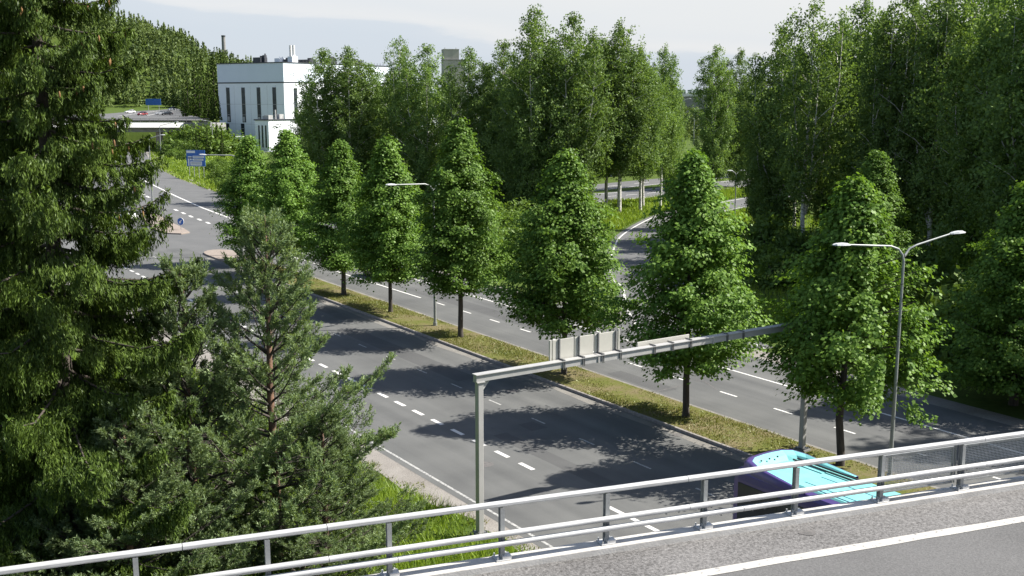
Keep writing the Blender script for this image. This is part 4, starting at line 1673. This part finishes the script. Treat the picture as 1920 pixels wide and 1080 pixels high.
def spruce_mesh(seed, H=22.0, R=3.4, z0=0.8, nb=150, dens=1.0, blade=1.0):
    fine = 1.0 if blade < 2 else 0.5
    rg = np.random.default_rng(seed)
    out, limbs, cones = [], [], []
    for i in range(nb):
        f = ((i + rg.uniform()) / nb)
        z = z0 + (H - z0) * f ** 1.1
        L = R * (1 - z / H) ** 1.15 * rg.uniform(0.62, 1.18) + 0.2
        az = i * 2.39996 + rg.normal() * 0.35
        o = np.array([math.cos(az), math.sin(az), 0])
        tg = np.array([-o[1], o[0], 0])
        drop = rg.uniform(0.34, 0.55) * (1 - 0.6 * f)
        up = rg.uniform(0.22, 0.42)

        def bp_(s):
            return o * (L * s) + np.array([0, 0, z + L * (-drop * s + up * s ** 3)])
        limbs.append(([tuple(bp_(s)) for s in (0, 0.3, 0.6, 0.85, 1.0)], [0.05 * L / 3 + 0.012, 0.035, 0.022, 0.014, 0.006]))
        nlat = int((7 + L * 7) * dens)
        for k in range(nlat):
            s = rg.uniform(0.12, 1.0) ** 0.8
            side = rg.choice([-1, 1])
            ll = (0.15 + 0.32 * L * (1.02 - s)) * rg.uniform(0.5, 1.15)
            ll = min(ll, 1.0)
            b0 = bp_(s)
            dirl = unit(tg * side + o * rg.uniform(0.3, 0.8) + np.array([0, 0, -0.15]))
            ntw = 2 + int(ll / 0.13)
            for q in range(ntw):
                fq = (q + rg.uniform()) / ntw
                st = b0 + dirl * ll * fq + np.array([0, 0, -0.12 * ll * fq])
                hl = rg.uniform(0.22, 0.8) * (0.6 + 0.45 * (1 - f)) * (1.1 - 0.5 * fq)
                if s > 0.93:
                    hl *= 0.5
                nl = int((5 + hl * 24) * fine)
                qq = (np.arange(nl) + rg.uniform(size=nl)) / nl
                sw = o * 0.12 + tg * rg.normal() * 0.1
                cc = st + sw * qq[:, None] * hl + np.array([0, 0, -1.0]) * (qq * hl)[:, None] + rg.normal(size=(nl, 3)) * 0.026
                dr = np.array([0, 0, -0.9]) + o * 0.15 + rg.normal(size=(nl, 3)) * 0.32
                nr = o * 0.8 + np.array([0, 0, 0.35]) + rg.normal(size=(nl, 3)) * 0.55
                ls = rg.uniform(0.08, 0.15, nl) * blade
                out.append(leaves(cc, dr, unit(nr), ls, ls * (0.23 if blade < 2 else 0.4)))
        # needles straight on the branch itself
        nl = int(16 * L * dens) + 6
        ss = rg.uniform(0.15, 1.02, nl)
        cc = np.stack([bp_(s) for s in ss]) + rg.normal(size=(nl, 3)) * 0.035
        dr = o * 0.8 + np.array([0, 0, 0.25]) + rg.normal(size=(nl, 3)) * 0.6
        nr = np.array([0, 0, 1.0]) + rg.normal(size=(nl, 3)) * 0.4
        ls = rg.uniform(0.12, 0.2, nl) * blade
        out.append(leaves(cc, dr, unit(nr), ls, ls * 0.4))
        if f > 0.45 and rg.uniform() < 0.45:
            for k in range(rg.integers(3, 9)):
                s = rg.uniform(0.55, 0.98)
                p = bp_(s) + tg * rg.normal() * 0.14 + np.array([0, 0, -0.04])
                cones.append(p)
    return np.concatenate(out), limbs, cones


def make_spruce(seed, label, H=22.0, R=3.4, z0=0.8, nb=150, dens=1.0, with_cones=True, blade=1.0):
    t = thing('spruce_tree', label, 'tree')
    V, limbs, cones = spruce_mesh(seed, H, R, z0, nb, dens, blade)
    np_mesh('foliage', V, 4, M['needle_spruce'], t)
    trunk_mesh([(0, 0, -0.2), (0.03, 0, H * 0.3), (0, 0.03, H * 0.65), (0, 0, H)], [H * 0.011, H * 0.0085, H * 0.005, 0.02], limbs, M['spruce_bark'], t)
    if with_cones and cones:
        m = MB()
        for p in cones:
            m.tube([p, p + np.array([0, 0, -0.05]), p + np.array([0.004, 0, -0.12]), p + np.array([0.004, 0, -0.155])], [0.012, 0.028, 0.023, 0.006], 6, caps=False)
        o = m.build('cones', M['cone'], t)
        o['kind'] = 'stuff'
    return t


def pine_mesh(seed, H=12.0, R=2.6, z0=2.0, nb=95, dens=1.0):
    rg = np.random.default_rng(seed)
    out, limbs, dead = [], [], []
    zl = z0
    i = 0
    wh = []
    while zl < H - 0.35:
        f = (zl - z0) / (H - z0)
        n = rg.integers(5, 8)
        for k in range(n):
            wh.append((zl + rg.normal() * 0.09, k * 6.283 / n + rg.uniform(0, 1.0)))
        zl += 0.52 - 0.14 * f
    for z, az in wh:
        f = (z - z0) / (H - z0)
        L = R * (0.55 + 0.5 * min(1, (1 - f) * 1.25) if f < 0.4 else (1 - f) * 1.0 + 0.06) * rg.uniform(0.6, 1.2)
        L = max(L, 0.3)
        o = np.array([math.cos(az), math.sin(az), 0])
        tg = np.array([-o[1], o[0], 0])
        a0 = 0.05 + 0.75 * f
        a1 = rg.uniform(0.15, 0.5)

        def bp_(s):
            return o * (L * s * (1 - 0.12 * f)) + np.array([0, 0, z + L * (a0 * s + a1 * s * s - 0.1)])
        limbs.append(([tuple(bp_(s)) for s in (0, 0.35, 0.7, 1.0)], [0.028 + 0.008 * L, 0.025, 0.016, 0.008]))
        ns_ = int((12 + L * 27) * dens * (1.1 - 0.55 * f))
        for k in range(ns_):
            s = rg.uniform(0.25, 1.0) ** 0.7
            side = rg.choice([-1, 1])
            ll = rg.uniform(0.05, 0.62) * (1.08 - s) * L * 0.75 + 0.04
            st = bp_(s) + tg * side * ll + o * ll * 0.55 + np.array([0, 0, ll * rg.uniform(-0.05, 0.4)])
            if k % 4 == 0:
                limbs.append(([tuple(bp_(s)), tuple(st)], [0.011, 0.006]))
            ax = unit(o * 0.45 + tg * side * 0.3 + np.array([0, 0, 0.75]) + rg.normal(size=3) * 0.25)
            sl = rg.uniform(0.16, 0.32)
            nl = 22
            q = (np.arange(nl) + rg.uniform(size=nl)) / nl
            rad = rg.normal(size=(nl, 3))
            rad = unit(rad - (rad @ ax)[:, None] * ax)
            dr = unit(ax * 0.75 + rad * 0.75)
            ls = rg.uniform(0.08, 0.125, nl)
            cc = st + ax * (q * sl)[:, None] + dr * (ls * 0.5)[:, None]
            out.append(leaves(cc, dr, unit(rg.normal(size=(nl, 3))), ls, ls * 0.26))
        # shoot at the tip of a high branch: upright candle
    # leader and candles
    for k in range(16):
        b = np.array([rg.normal() * 0.25, rg.normal() * 0.25, H - 0.9 + rg.uniform(0, 0.7)]) if k else np.array([0, 0, H - 0.5])
        ax = unit(np.array([rg.normal() * 0.08, rg.normal() * 0.08, 1]))
        nl = 40
        q = (np.arange(nl) + rg.uniform(size=nl)) / nl
        rad = rg.normal(size=(nl, 3))
        rad = unit(rad - (rad @ ax)[:, None] * ax)
        dr = unit(ax * 0.9 + rad * 0.6)
        ls = rg.uniform(0.06, 0.1, nl)
        cc = b + ax * (q * 0.5)[:, None] + dr * (ls * 0.4)[:, None]
        out.append(leaves(cc, dr, unit(rg.normal(size=(nl, 3))), ls, ls * 0.3))
    for k in range(34):
        z = rg.uniform(0.6, z0 + 1.8)
        az = rg.uniform(0, 6.283)
        o = np.array([math.cos(az), math.sin(az), 0])
        L = rg.uniform(0.7, 2.1)
        p1 = o * L * 0.5 + np.array([0, 0, z - 0.05 + rg.normal() * 0.1])
        p2 = o * L + np.array([rg.normal() * 0.2, rg.normal() * 0.2, z + rg.normal() * 0.25])
        dead.append(([(0, 0, z), tuple(p1), tuple(p2)], [0.02, 0.014, 0.006]))
        for j in range(3):
            p3 = p1 + (p2 - p1) * rg.uniform(0, 0.8)
            p4 = p3 + unit(rg.normal(size=3) + o) * rg.uniform(0.2, 0.55)
            dead.append(([tuple(p3), tuple(p4)], [0.009, 0.004]))
    return np.concatenate(out), limbs, dead


def make_pine(seed, label, H=12.0, R=2.6, z0=2.0, dens=1.0):
    t = thing('pine_tree', label, 'tree')
    V, limbs, dead = pine_mesh(seed, H, R, z0, dens=dens)
    np_mesh('foliage', V, 4, M['needle_pine'], t)
    trunk_mesh([(0, 0, -0.2), (0.05, 0, H * 0.25), (-0.03, 0.03, H * 0.55), (0.02, 0, H * 0.85), (0, 0, H - 0.2)], [0.15, 0.125, 0.095, 0.05, 0.02], [], M['pine_bark'], t)
    m = MB()
    for a, b in limbs:
        m.tube(a, b, 5, caps=False)
    o = m.build('branches', M['bark'], t)
    m = MB()
    for a, b in dead:
        m.tube(a, b, 4, caps=False)
    o = m.build('dead_twigs', M['dead_twig'], t)
    o['kind'] = 'stuff'
    return t


# ------------------------------------------------------------------ lindens on the median
ld = {}
ZM = 0.12


def place(o, p, s=1.0, rz=0.0):
    o.location = p
    o.rotation_euler = (0, 0, rz)
    o.scale = (s, s, s) if not hasattr(s, '__len__') else s


def linden(seed, label, p, H, R, cb, bend=0.0, tr=0.16):
    o_ = make_linden(seed, label, H, R, cb, bend, tr)
    place(o_, p, 1.0, seed * 0.7)
    return o_


A = linden(11, 'linden with slim straight trunk right of the gantry sign panels, beam passing before its crown', G(1286, 782, ZM), 11.9, 3.35, 2.75)
B = linden(23, 'tallest linden in mid median, right of the double-arm lamp', G(864, 632, ZM), 13.0, 3.2, 3.2)
Ct = make_linden(37, 'big linden with bent dark trunk nearest the bridge, behind the near lamp', 11.3, 3.35, 3.1, bend=-0.12)
place(Ct, G(1575, 872, ZM))
# twigs cut back round the lamp that stands beside this tree
cr_o = [c for c in Ct.children if c.name.startswith('crown')][0]
V = np.empty(len(cr_o.data.vertices) * 3, dtype=np.float32)
cr_o.data.vertices.foreach_get('co', V)
V = V.reshape(-1, 4, 3)
cw = V.mean(1)[:, :2] + np.array([Ct.location.x, Ct.location.y])
lp2 = np.array([b1.x, b1.y])
ld_ = lp2 / np.linalg.norm(lp2)
lat = np.abs(cw @ np.array([ld_[1], -ld_[0]]))
keep = (np.linalg.norm(cw - lp2, axis=1) > 1.0) & ~((lat < 0.4) & (cw @ ld_ < np.linalg.norm(lp2)))
crown2 = np_mesh('crown', V[keep].reshape(-1, 3), 4, M['leaf_linden'], Ct)
old = cr_o.data
bpy.data.objects.remove(cr_o)
crown2.name = 'crown'
linden(41, 'linden whose trunk stands right behind the gantry sign panels', G(1058, 700, ZM), 11.6, 3.25, 2.85, tr=0.15)
linden(53, 'slim linden just left of the double-arm lamp in mid median', G(732, 585, ZM), 11.5, 2.85, 2.6, tr=0.14)
linden(59, 'linden with short thick trunk beside the black car', G(645, 553, ZM), 11.0, 3.1, 2.3, tr=0.18)
linden(61, 'linden with thin trunk before the waiting white car', RP(33.2, 81.5, ZM), 11.6, 3.2, 2.2, tr=0.13)
linden(67, 'farthest linden of the row, beside the far double-arm lamp', RP(33.2, 90.0, ZM), 10.9, 3.2, 2.0, tr=0.14)

# ------------------------------------------------------------------ birches
bv = [make_birch(101, R=4.3), make_birch(202, R=3.9, nb=220), make_birch(303, R=4.8, cb=2.5, nb=260), make_birch(404, R=4.2, cb=7.0, nb=230), make_birch(505, R=3.9, cb=7.0, nb=190, dens=0.6)]


def top_h(ytop, d):
    return CAM_H + d * math.tan(math.atan((540 - ytop) / FPX) - PITCH)


birches = [  # px column, top row, distance, variant, width factor, label
    (610, 88, 150, 0, 1.0, 'leftmost birch of the belt, overlapping the white block'),
    (655, 86, 148, 1, 1.1, 'second birch from the left in the belt, before the white block'),
    (692, 118, 154, 1, 1.15, None), (735, 130, 160, 0, 1.0, None), (575, 175, 160, 3, 0.7, None),
    (750, 70, 150, 4, 0.85, 'thin-crowned birch standing free left of the silo'),
    (800, 80, 146, 0, 1.0, 'full birch just left of the silo tower'),
    (720, 165, 158, 1, 0.9, None), (845, 150, 160, 2, 0.8, None),
    (880, 88, 142, 1, 1.0, 'birch just right of the silo tower'),
    (945, 72, 140, 0, 0.9, None), (915, 150, 150, 2, 0.9, None),
    (1003, 10, 128, 2, 1.0, 'tallest birch at the centre of the belt'),
    (1035, 70, 140, 1, 1.0, None),
    (1075, 20, 128, 0, 0.95, 'tall pointed birch right of the tallest one at centre'),
    (1112, 58, 134, 3, 1.0, None),
    (1165, 42, 134, 3, 1.1, 'broad birch with twin top at the right of the central clump'),
    (1140, 78, 140, 3, 1.0, None), (1205, 92, 138, 3, 0.9, None),
    (1243, 86, 142, 3, 0.85, 'narrow birch at the right end of the central clump'),
    (985, 110, 136, 3, 1.0, None), (1210, 120, 144, 3, 0.9, None), (1262, 150, 150, 1, 0.6, None),
    (1342, 84, 172, 1, 1.12, 'left birch of the pair standing alone across the gap'),
    (1386, 90, 176, 2, 0.9, 'right birch of the pair standing alone across the gap'),
    (1428, 130, 120, 2, 0.55, None),
    (1465, 40, 108, 0, 1.0, 'left edge birch of the right-hand birch wood'),
    (1520, 0, 96, 4, 1.0, 'birch with long white trunk in the right-hand birch wood'),
    (1572, 30, 110, 1, 1.0, None),
    (1610, -5, 104, 3, 1.05, None),
    (1668, 0, 90, 4, 1.0, 'sparse birch with pale stem, middle one of three in the right-hand wood'),
    (1700, -30, 92, 0, 1.0, None),
    (1757, -20, 86, 4, 1.0, 'sparse birch with pale stem, last of three in the right-hand wood'),
    (1775, -40, 92, 1, 1.0, None),
    (1815, -60, 86, 2, 1.0, None),
    (1860, -30, 80, 0, 1.0, None),
    (1905, -90, 76, 3, 1.1, None),
    (1960, -80, 72, 2, 1.1, None), (2010, -80, 70, 0, 1.1, None),
    (1085, 140, 205, 0, 1.0, 'BACK'), (1120, 120, 210, 2, 1.0, 'BACK'), (1150, 130, 200, 0, 1.1, 'BACK'), (1180, 125, 214, 2, 1.0, 'BACK'), (1212, 135, 204, 1, 1.1, 'BACK'), (1240, 150, 212, 0, 0.9, 'BACK'), (1268, 180, 220, 1, 0.7, 'BACK'),
    (1352, 150, 215, 2, 0.9, 'BACK'), (1395, 140, 210, 0, 0.9, 'BACK'), (1430, 150, 200, 2, 1.0, 'BACK'),
    (1500, 90, 120, 3, 1.0, None), (1640, 60, 116, 1, 1.0, None), (1840, 20, 98, 3, 1.1, None), (1725, 50, 108, 2, 1.0, None),
]
used = set()
rb = random.Random(4)
for (px, yt, d, vi, wf, lab) in birches:
    H = top_h(yt, d)
    s = H / 24.0
    ws = 0.5 + 0.5 * s
    g_ = 'birches in the central belt' if px < 1300 else ('pair of birches across the gap' if px < 1400 else 'birches in the right-hand wood')
    gl_ = 'one of the close-set birches filling the central belt' if px < 1300 else 'one of the close-set birches filling the right-hand wood'
    if lab == 'BACK':
        lab, g_ = 'one of the leafy birches standing beyond the cross road', 'birches beyond the cross road'
    lab = lab or gl_
    p = D(px, d)
    if vi not in used:
        used.add(vi)
        o = bv[vi]
        o['label'] = lab
        o['group'] = g_
    else:
        o = dup(bv[vi], p, 0, lab, g_)
    o.location = p
    o.rotation_euler = (0, 0, rb.uniform(0, 6.28))
    wd = 1.0 if 1235 < px < 1450 else (1.22 if px < 1235 else 1.12)
    o.scale = (ws * wf * wd, ws * wf * wd, s)

for (wx, wy, s) in ((37, 46, 0.95), (41, 52, 1.0), (36, 55, 0.9), (43, 44, 0.95), (39, 60, 1.0)):
    k = int(wx) % 4
    dup(bv[k], (wx, wy, 0), wx, 'one of the birches standing past the right edge beside the shaded trees', 'birches past the right edge', (s, s, s))

# ------------------------------------------------------------------ shrubs and small trees
shv = [make_shrub(1, 1.0, 80), make_shrub(2, 1.0, 70), make_shrub(3, 1.0, 90, (0.10, 0.18))]
shr = []
rs = random.Random(9)
for px, py, s in ((410, 335, 1.8), (424, 345, 2.0), (440, 352, 2.2), (452, 362, 2.3), (425, 330, 1.9), (445, 335, 2.0), (398, 322, 1.6), (462, 345, 2.4), (436, 318, 1.7), (410, 312, 1.5), (345, 300, 1.6), (325, 296, 1.8), (310, 290, 1.5), (470, 372, 1.8), (455, 310, 2.0)):
    shr.append((G(px, py), s, 'shrub on the grassy bank around the direction board', 'shrubs on the bank by the direction board'))
for px, d, s in ((348, 284, 5.2), (366, 280, 5.6), (384, 282, 5.4), (402, 278, 4.8), (340, 288, 4.2), (394, 288, 6.0), (318, 275, 2.6), (336, 272, 3.0), (352, 270, 3.2), (372, 274, 3.0), (392, 276, 2.4), (360, 280, 4.0), (330, 284, 3.6), (404, 280, 3.0)):
    shr.append((D(px, d), s, 'dark shrub under the right end of the overpass', 'shrubs below the overpass'))
for px, d, s in ((1425, 104, 2.6), (1460, 96, 2.8), (1500, 100, 2.2), (1540, 92, 2.6), (1580, 88, 2.4), (1620, 92, 3.0), (1660, 84, 2.6), (1700, 82, 2.8), (1745, 80, 3.0), (1790, 76, 2.6), (1440, 88, 2.0), (1480, 82, 2.2), (1710, 72, 2.4), (1760, 68, 2.5), (1830, 66, 3.0), (1880, 62, 3.0), (1930, 60, 3.2), (1800, 60, 2.4), (1860, 56, 2.6)):
    shr.append((D(px, d), s, 'leafy undergrowth shrub at the foot of the right-hand birches', 'shrubs under the right-hand birches'))
for px, d, s in ((560, 140, 2.4), (600, 136, 2.2), (660, 138, 2.6), (700, 142, 2.2), (840, 138, 2.2), (960, 130, 2.0), (1010, 126, 2.4), (1060, 124, 2.2), (1100, 128, 2.4), (900, 140, 2.4), (760, 142, 2.6), (940, 146, 2.0)):
    shr.append((D(px, d), s, 'low shrub among the central birch trunks', 'shrubs under the central birches'))
for u_, v_, s in ((48, 64, 1.5), (50, 70, 2.0), (53, 76, 2.4), (49, 79, 2.2), (56, 83, 2.2), (52, 87, 2.6), (60, 90, 2.4), (48, 90, 2.2), (64, 96, 2.6), (57, 98, 2.8), (68, 100, 2.6), (50, 98, 2.4), (46.8, 73, 1.6), (47.2, 84, 2.0), (46.6, 95, 2.2), (62, 86.5, 1.5), (56.5, 76.5, 1.3)):
    shr.append((RP(u_, v_), s, 'rounded shrub between the far carriageway and the slip road', 'shrubs by the slip road'))
for i, (p, s, lab, g_) in enumerate(shr):
    k = i % 3
    sc_ = (s * rs.uniform(0.9, 1.2), s * rs.uniform(0.9, 1.2), s * rs.uniform(0.8, 1.15))
    if i < 3:
        o = shv[k]
        o['label'] = lab
        o['group'] = g_
        place(o, p, sc_, rs.uniform(0, 6))
    else:
        o = dup(shv[k], p, rs.uniform(0, 6), lab, g_, sc_)

# shaded broad trees at the right edge beyond the far carriageway
M_tree = make_linden(71, 'shaded broad tree at right edge beyond the far carriageway', 10.5, 3.9, 1.2, tr=0.2)
M_tree.name = 'broadleaf_tree'
M_tree['group'] = 'shaded trees at the right edge'
place(M_tree, RP(47.5, 27.5))
dup(M_tree, RP(48.5, 19.5), 1.9, 'shaded broad tree nearest the bridge at the right edge, lowest foliage over the rail', scale=(1.05, 1.05, 1.05))
dup(M_tree, RP(54.5, 30), 3.3, 'shaded tree standing behind the other two at the right edge', scale=(0.95, 0.95, 0.85))
o = dup(B, D(1650, 66), 0.7, 'bright green tree top behind the near linden, left of centre in the right-hand wood edge', scale=(0.9, 0.9, 0.86))
o['group'] = 'bright trees before the right-hand wood'
o.name = 'broadleaf_tree'

# ------------------------------------------------------------------ conifers on the left
sp = make_spruce(5, 'huge spruce with long drooping branches, brown cones and visible trunk', 24.5, 5.7, 1.0, 195, 2.9)
place(sp, D(78, 25.5), 1.0, 0.4)
sp2 = dup(sp, D(-150, 30), 2.2, 'dense spruce behind the huge one, cut by the picture edge', scale=(0.95, 0.95, 0.9))
sp3 = dup(sp, D(-10, 31), 4.1, 'lower spruce filling the dark space behind the huge one', scale=(0.8, 0.8, 0.62))
pn1 = make_pine(7, 'broad bushy pine in front at left, orange trunk', 10.3, 3.3, 1.5)
place(pn1, D(322, 27.5), 1.0, 0.3)
pn2 = make_pine(17, 'taller pine with open top reaching over the junction', 11.6, 3.4, 1.4, 0.85)
place(pn2, D(487, 28.5), 1.0, 1.2)
pn3 = dup(pn1, D(190, 24.5), 2.0, 'low pine between the huge spruce and the bushy pine', scale=(0.9, 0.9, 0.72))
pn4 = dup(pn2, D(585, 27.5), 3.0, 'short pine at the right end of the pines, beside the verge', scale=(0.74, 0.74, 0.56))
pn5 = dup(pn1, D(95, 25.0), 4.5, 'low dark pine in the corner between the huge spruce and the railing', scale=(0.85, 0.85, 0.6))

# far conifers right of the motorway
fs_ = make_spruce(61, 'distant conifer right of the far motorway', 20, 3.6, 0.5, 70, 0.45, False, blade=4.0)
fs_['group'] = 'conifers beside the far motorway'
first = True
for px, yt, d in ((352, 128, 400), (366, 112, 405), (380, 100, 420), (392, 118, 400), (402, 96, 430), (345, 150, 380), (418, 92, 440), (374, 135, 380), (388, 140, 370), (398, 160, 365), (435, 100, 450), (410, 180, 350), (344, 246, 272), (384, 236, 270), (403, 225, 275), (326, 252, 274), (364, 244, 268), (412, 240, 262)):
    gz_ = 7.5 if d > 300 else 0.0
    H = top_h(yt, d) - gz_
    if first:
        o = fs_
        first = False
        o.location = D(px, d, gz_)
    else:
        o = dup(fs_, D(px, d, gz_), px * 0.7, 'one of the distant conifers between the motorway and the white block', 'conifers beside the far motorway')
    o['label'] = 'one of the distant conifers between the motorway and the white block'
    o.scale = (H / 22,) * 2 + (H / 20,)

# ------------------------------------------------------------------ wooded hill as one mass
rg = np.random.default_rng(77)
out = []
cnt = 0
while cnt < 2100:
    y = rg.uniform(455, 930)
    px = rg.uniform(-80, 520)
    x = (px - 960) / FPX * y
    if y < 672 and 130 < px < 352:
        continue
    z = float(hill_z(x, y)) - 0.5
    cnt += 1
    conif = rg.uniform() < (0.62 if y > 600 else 0.4)
    H = rg.uniform(9, 19) if conif else rg.uniform(7, 14)
    n = 85
    t = rg.uniform(0, 1, n)
    az = rg.uniform(0, 6.283, n)
    if conif:
        r = (1 - t) * H * 0.19 * rg.uniform(0.5, 1.1, n) + 0.1
        zz = t * H
    else:
        r = np.sqrt(np.maximum(1 - (2 * t - 1) ** 2, 0.02)) * H * 0.28 * rg.uniform(0.5, 1.1, n)
        zz = H * 0.2 + t * H * 0.8
    o_ = np.stack([np.cos(az), np.sin(az), 0 * az], 1)
    cc = np.array([x, y, z]) + o_ * r[:, None] + np.array([0, 0, 1]) * zz[:, None]
    nr = o_ * 0.7 + np.array([0, 0, 0.6]) + rg.normal(size=(n, 3)) * 0.4
    dr = (o_ * 0.6 + np.array([0, 0, -0.7])) + rg.normal(size=(n, 3)) * 0.5
    L = rg.uniform(1.2, 2.4, n)
    out.append(leaves(cc, dr, unit(nr), L, L * 0.6))
w = np_mesh('hillside_wood', np.concatenate(out), 4, M['leaf_wood'])
tag(w, 'mixed wood covering the hillside behind the motorway', 'wood', kind='stuff')

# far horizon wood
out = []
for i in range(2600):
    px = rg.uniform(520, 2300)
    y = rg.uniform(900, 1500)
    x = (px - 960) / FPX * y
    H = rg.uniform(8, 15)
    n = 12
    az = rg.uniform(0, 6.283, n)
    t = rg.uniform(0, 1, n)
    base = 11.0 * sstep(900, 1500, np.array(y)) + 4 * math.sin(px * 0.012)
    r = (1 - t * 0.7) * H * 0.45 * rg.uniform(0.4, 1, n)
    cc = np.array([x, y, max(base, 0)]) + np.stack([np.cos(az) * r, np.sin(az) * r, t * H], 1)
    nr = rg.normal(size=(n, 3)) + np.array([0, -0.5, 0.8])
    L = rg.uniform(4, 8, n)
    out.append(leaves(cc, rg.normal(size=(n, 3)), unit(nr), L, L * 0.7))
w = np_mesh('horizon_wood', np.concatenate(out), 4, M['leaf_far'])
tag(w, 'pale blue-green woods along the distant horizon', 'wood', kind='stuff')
# mid-distance greenery seen in the gaps
out = []
for i in range(420):
    px = rg.uniform(560, 2000)
    y = rg.uniform(360, 480)
    x = (px - 960) / FPX * y
    H = rg.uniform(6, 11)
    n = 110
    az = rg.uniform(0, 6.283, n)
    t = rg.uniform(0, 1, n)
    r = np.sqrt(np.maximum(1 - (2 * t - 1) ** 2, 0.05)) * H * 0.35 * rg.uniform(0.5, 1.1, n)
    o_ = np.stack([np.cos(az), np.sin(az), 0 * az], 1)
    cc = np.array([x, y, 0]) + o_ * r[:, None] + np.array([0, 0, 1]) * (t * H)[:, None]
    L = rg.uniform(0.8, 1.6, n)
    out.append(leaves(cc, rg.normal(size=(n, 3)), unit(o_ * 0.7 + np.array([0, 0, 0.6]) + rg.normal(size=(n, 3)) * 0.4), L, L * 0.6))
w = np_mesh('background_wood', np.concatenate(out), 4, M['leaf_wood'])
tag(w, 'band of green woods behind the cross road', 'wood', kind='stuff')


# ------------------------------------------------------------------ grass
def blades(P, h, w, lean=0.45, seed=1):
    rg_ = np.random.default_rng(seed)
    n = len(P)
    az = rg_.uniform(0, 6.283, n)
    d = np.stack([np.cos(az), np.sin(az), 0 * az], 1) * (w / 2)[:, None]
    ln = rg_.normal(size=(n, 3)) * np.array([1, 1, 0]) * (lean * h)[:, None]
    top = P + ln + np.array([0, 0, 1]) * h[:, None]
    return np.stack([P - d, P + d, top], 1).reshape(-1, 3)


n = 120000
v = rg.uniform(14, 62, n)
u = rg.uniform(1.0, 19.2, n)
edge = np.interp(v, GV, GU) + 0.25 * np.sin(v * 1.9) + 0.18 * np.sin(v * 4.3)
keep = (u < edge + np.abs(rg.normal(size=n)) * 0.12) & ((u > 8) | (rg.uniform(size=n) < 0.5))
u, v, edge = u[keep], v[keep], edge[keep]
n = len(u)
clump = np.sin(u * 1.7) * np.cos(v * 1.3) + np.sin(u * 0.6 + v * 0.9) + 0.8 * np.sin(u * 3.9 + v * 2.7)
h = np.clip(0.40 + 0.16 * clump + rg.normal(size=n) * 0.12, 0.08, 1.0) * np.clip((edge + 0.3 - u) / 1.6, 0.22, 1)
P = np.stack([u * RN.x + v * RD.x, u * RN.y + v * RD.y, 0 * u], 1)
dry = (edge - u) < np.abs(rg.normal(size=n)) * 0.5
wv = np.full(n, 0.045)
g = np_mesh('verge_grass', blades(P[~dry], h[~dry], wv[~dry], seed=3), 3, M['blade'])
tag(g, 'tall bright green grass on the near roadside verge', 'grass', kind='stuff')
g = np_mesh('dry_verge_grass', blades(P[dry], h[dry] * 0.8, wv[dry] * 0.8, 0.7, seed=6), 3, M['blade_dry'])
tag(g, 'dry yellowish grass fringe along the gravel shoulder', 'grass', kind='stuff')
n = 34000
u = rg.uniform(U_K + 0.10, U_M + 0.03, n)
v = rg.uniform(20, 92, n)
cl_ = np.sin(u * 2.3 + 1) * np.cos(v * 0.9) + np.sin(v * 0.37 + u)
keep = (cl_ + rg.normal(size=n) * 0.7) > -0.35
u, v, cl_ = u[keep], v[keep], cl_[keep]
n = len(u)
h = np.clip(0.07 + 0.03 * cl_ + rg.normal(size=n) * 0.02, 0.03, 0.2)
P = np.stack([u * RN.x + v * RD.x, u * RN.y + v * RD.y, np.where(u > U_M - 0.1, 0.04, 0.125)], 1)
g = np_mesh('median_grass', blades(P, h, np.full(n, 0.045), 0.6, seed=4), 3, M['blade_dry'])
tag(g, 'short patchy yellow-green grass on the median', 'grass', kind='stuff')
# bright grass along slip road, cross road and around the direction board
pts = []
for i in range(70000):
    k = rg.uniform()
    if k < 0.45:
        px, py = rg.uniform(1130, 1440), rg.uniform(352, 430)
    elif k < 0.8:
        px, py = rg.uniform(280, 480), rg.uniform(278, 392)
    else:
        px, py = rg.uniform(1380, 1700), rg.uniform(400, 620)
    p = G(px, py)
    pts.append((p.x, p.y, 0))
P = np.array(pts)


def near_road(P):
    bad = np.zeros(len(P), bool)
    for line, lo, hi in ((crs, -22, 1.2), (cls, -0.9, 6.6)):
        q = np.array([(p.x, p.y) for p in line])
        tt = np.array([(line[min(i + 1, len(line) - 1)] - line[max(i - 1, 0)]).normalized() for i in range(len(line))])
        d2 = ((P[:, None, :2] - q[None]) ** 2).sum(-1)
        i = d2.argmin(1)
        n_ = np.stack([tt[i, 1], -tt[i, 0]], 1)
        off = ((P[:, :2] - q[i]) * n_).sum(1)
        bad |= (off > lo) & (off < hi) & (np.sqrt(d2.min(1)) < 40)
    uu = P[:, 0] * RN.x + P[:, 1] * RN.y
    vv = P[:, 0] * RD.x + P[:, 1] * RD.y
    bad |= (uu < 45.2) & (vv < 105)
    jp = np.array([(p.x, p.y) for p in j])
    inside = np.zeros(len(P), bool)
    x, y = P[:, 0], P[:, 1]
    for a, b in zip(jp, np.roll(jp, -1, 0)):
        c = ((a[1] > y) != (b[1] > y)) & (x < (b[0] - a[0]) * (y - a[1]) / (b[1] - a[1] + 1e-9) + a[0])
        inside ^= c
    return bad | inside


P = P[~near_road(P)]
n = len(P)
dist = np.linalg.norm(P, axis=1)
h = np.clip(0.35 + rg.normal(size=n) * 0.15 + 0.15 * np.sin(P[:, 0] * 0.6), 0.1, 0.9)
g = np_mesh('roadside_grass', blades(P, h, 0.0012 * dist, 0.4, seed=5), 3, M['blade'])
tag(g, 'bright uncut grass beside the slip road and the direction board', 'grass', kind='stuff')
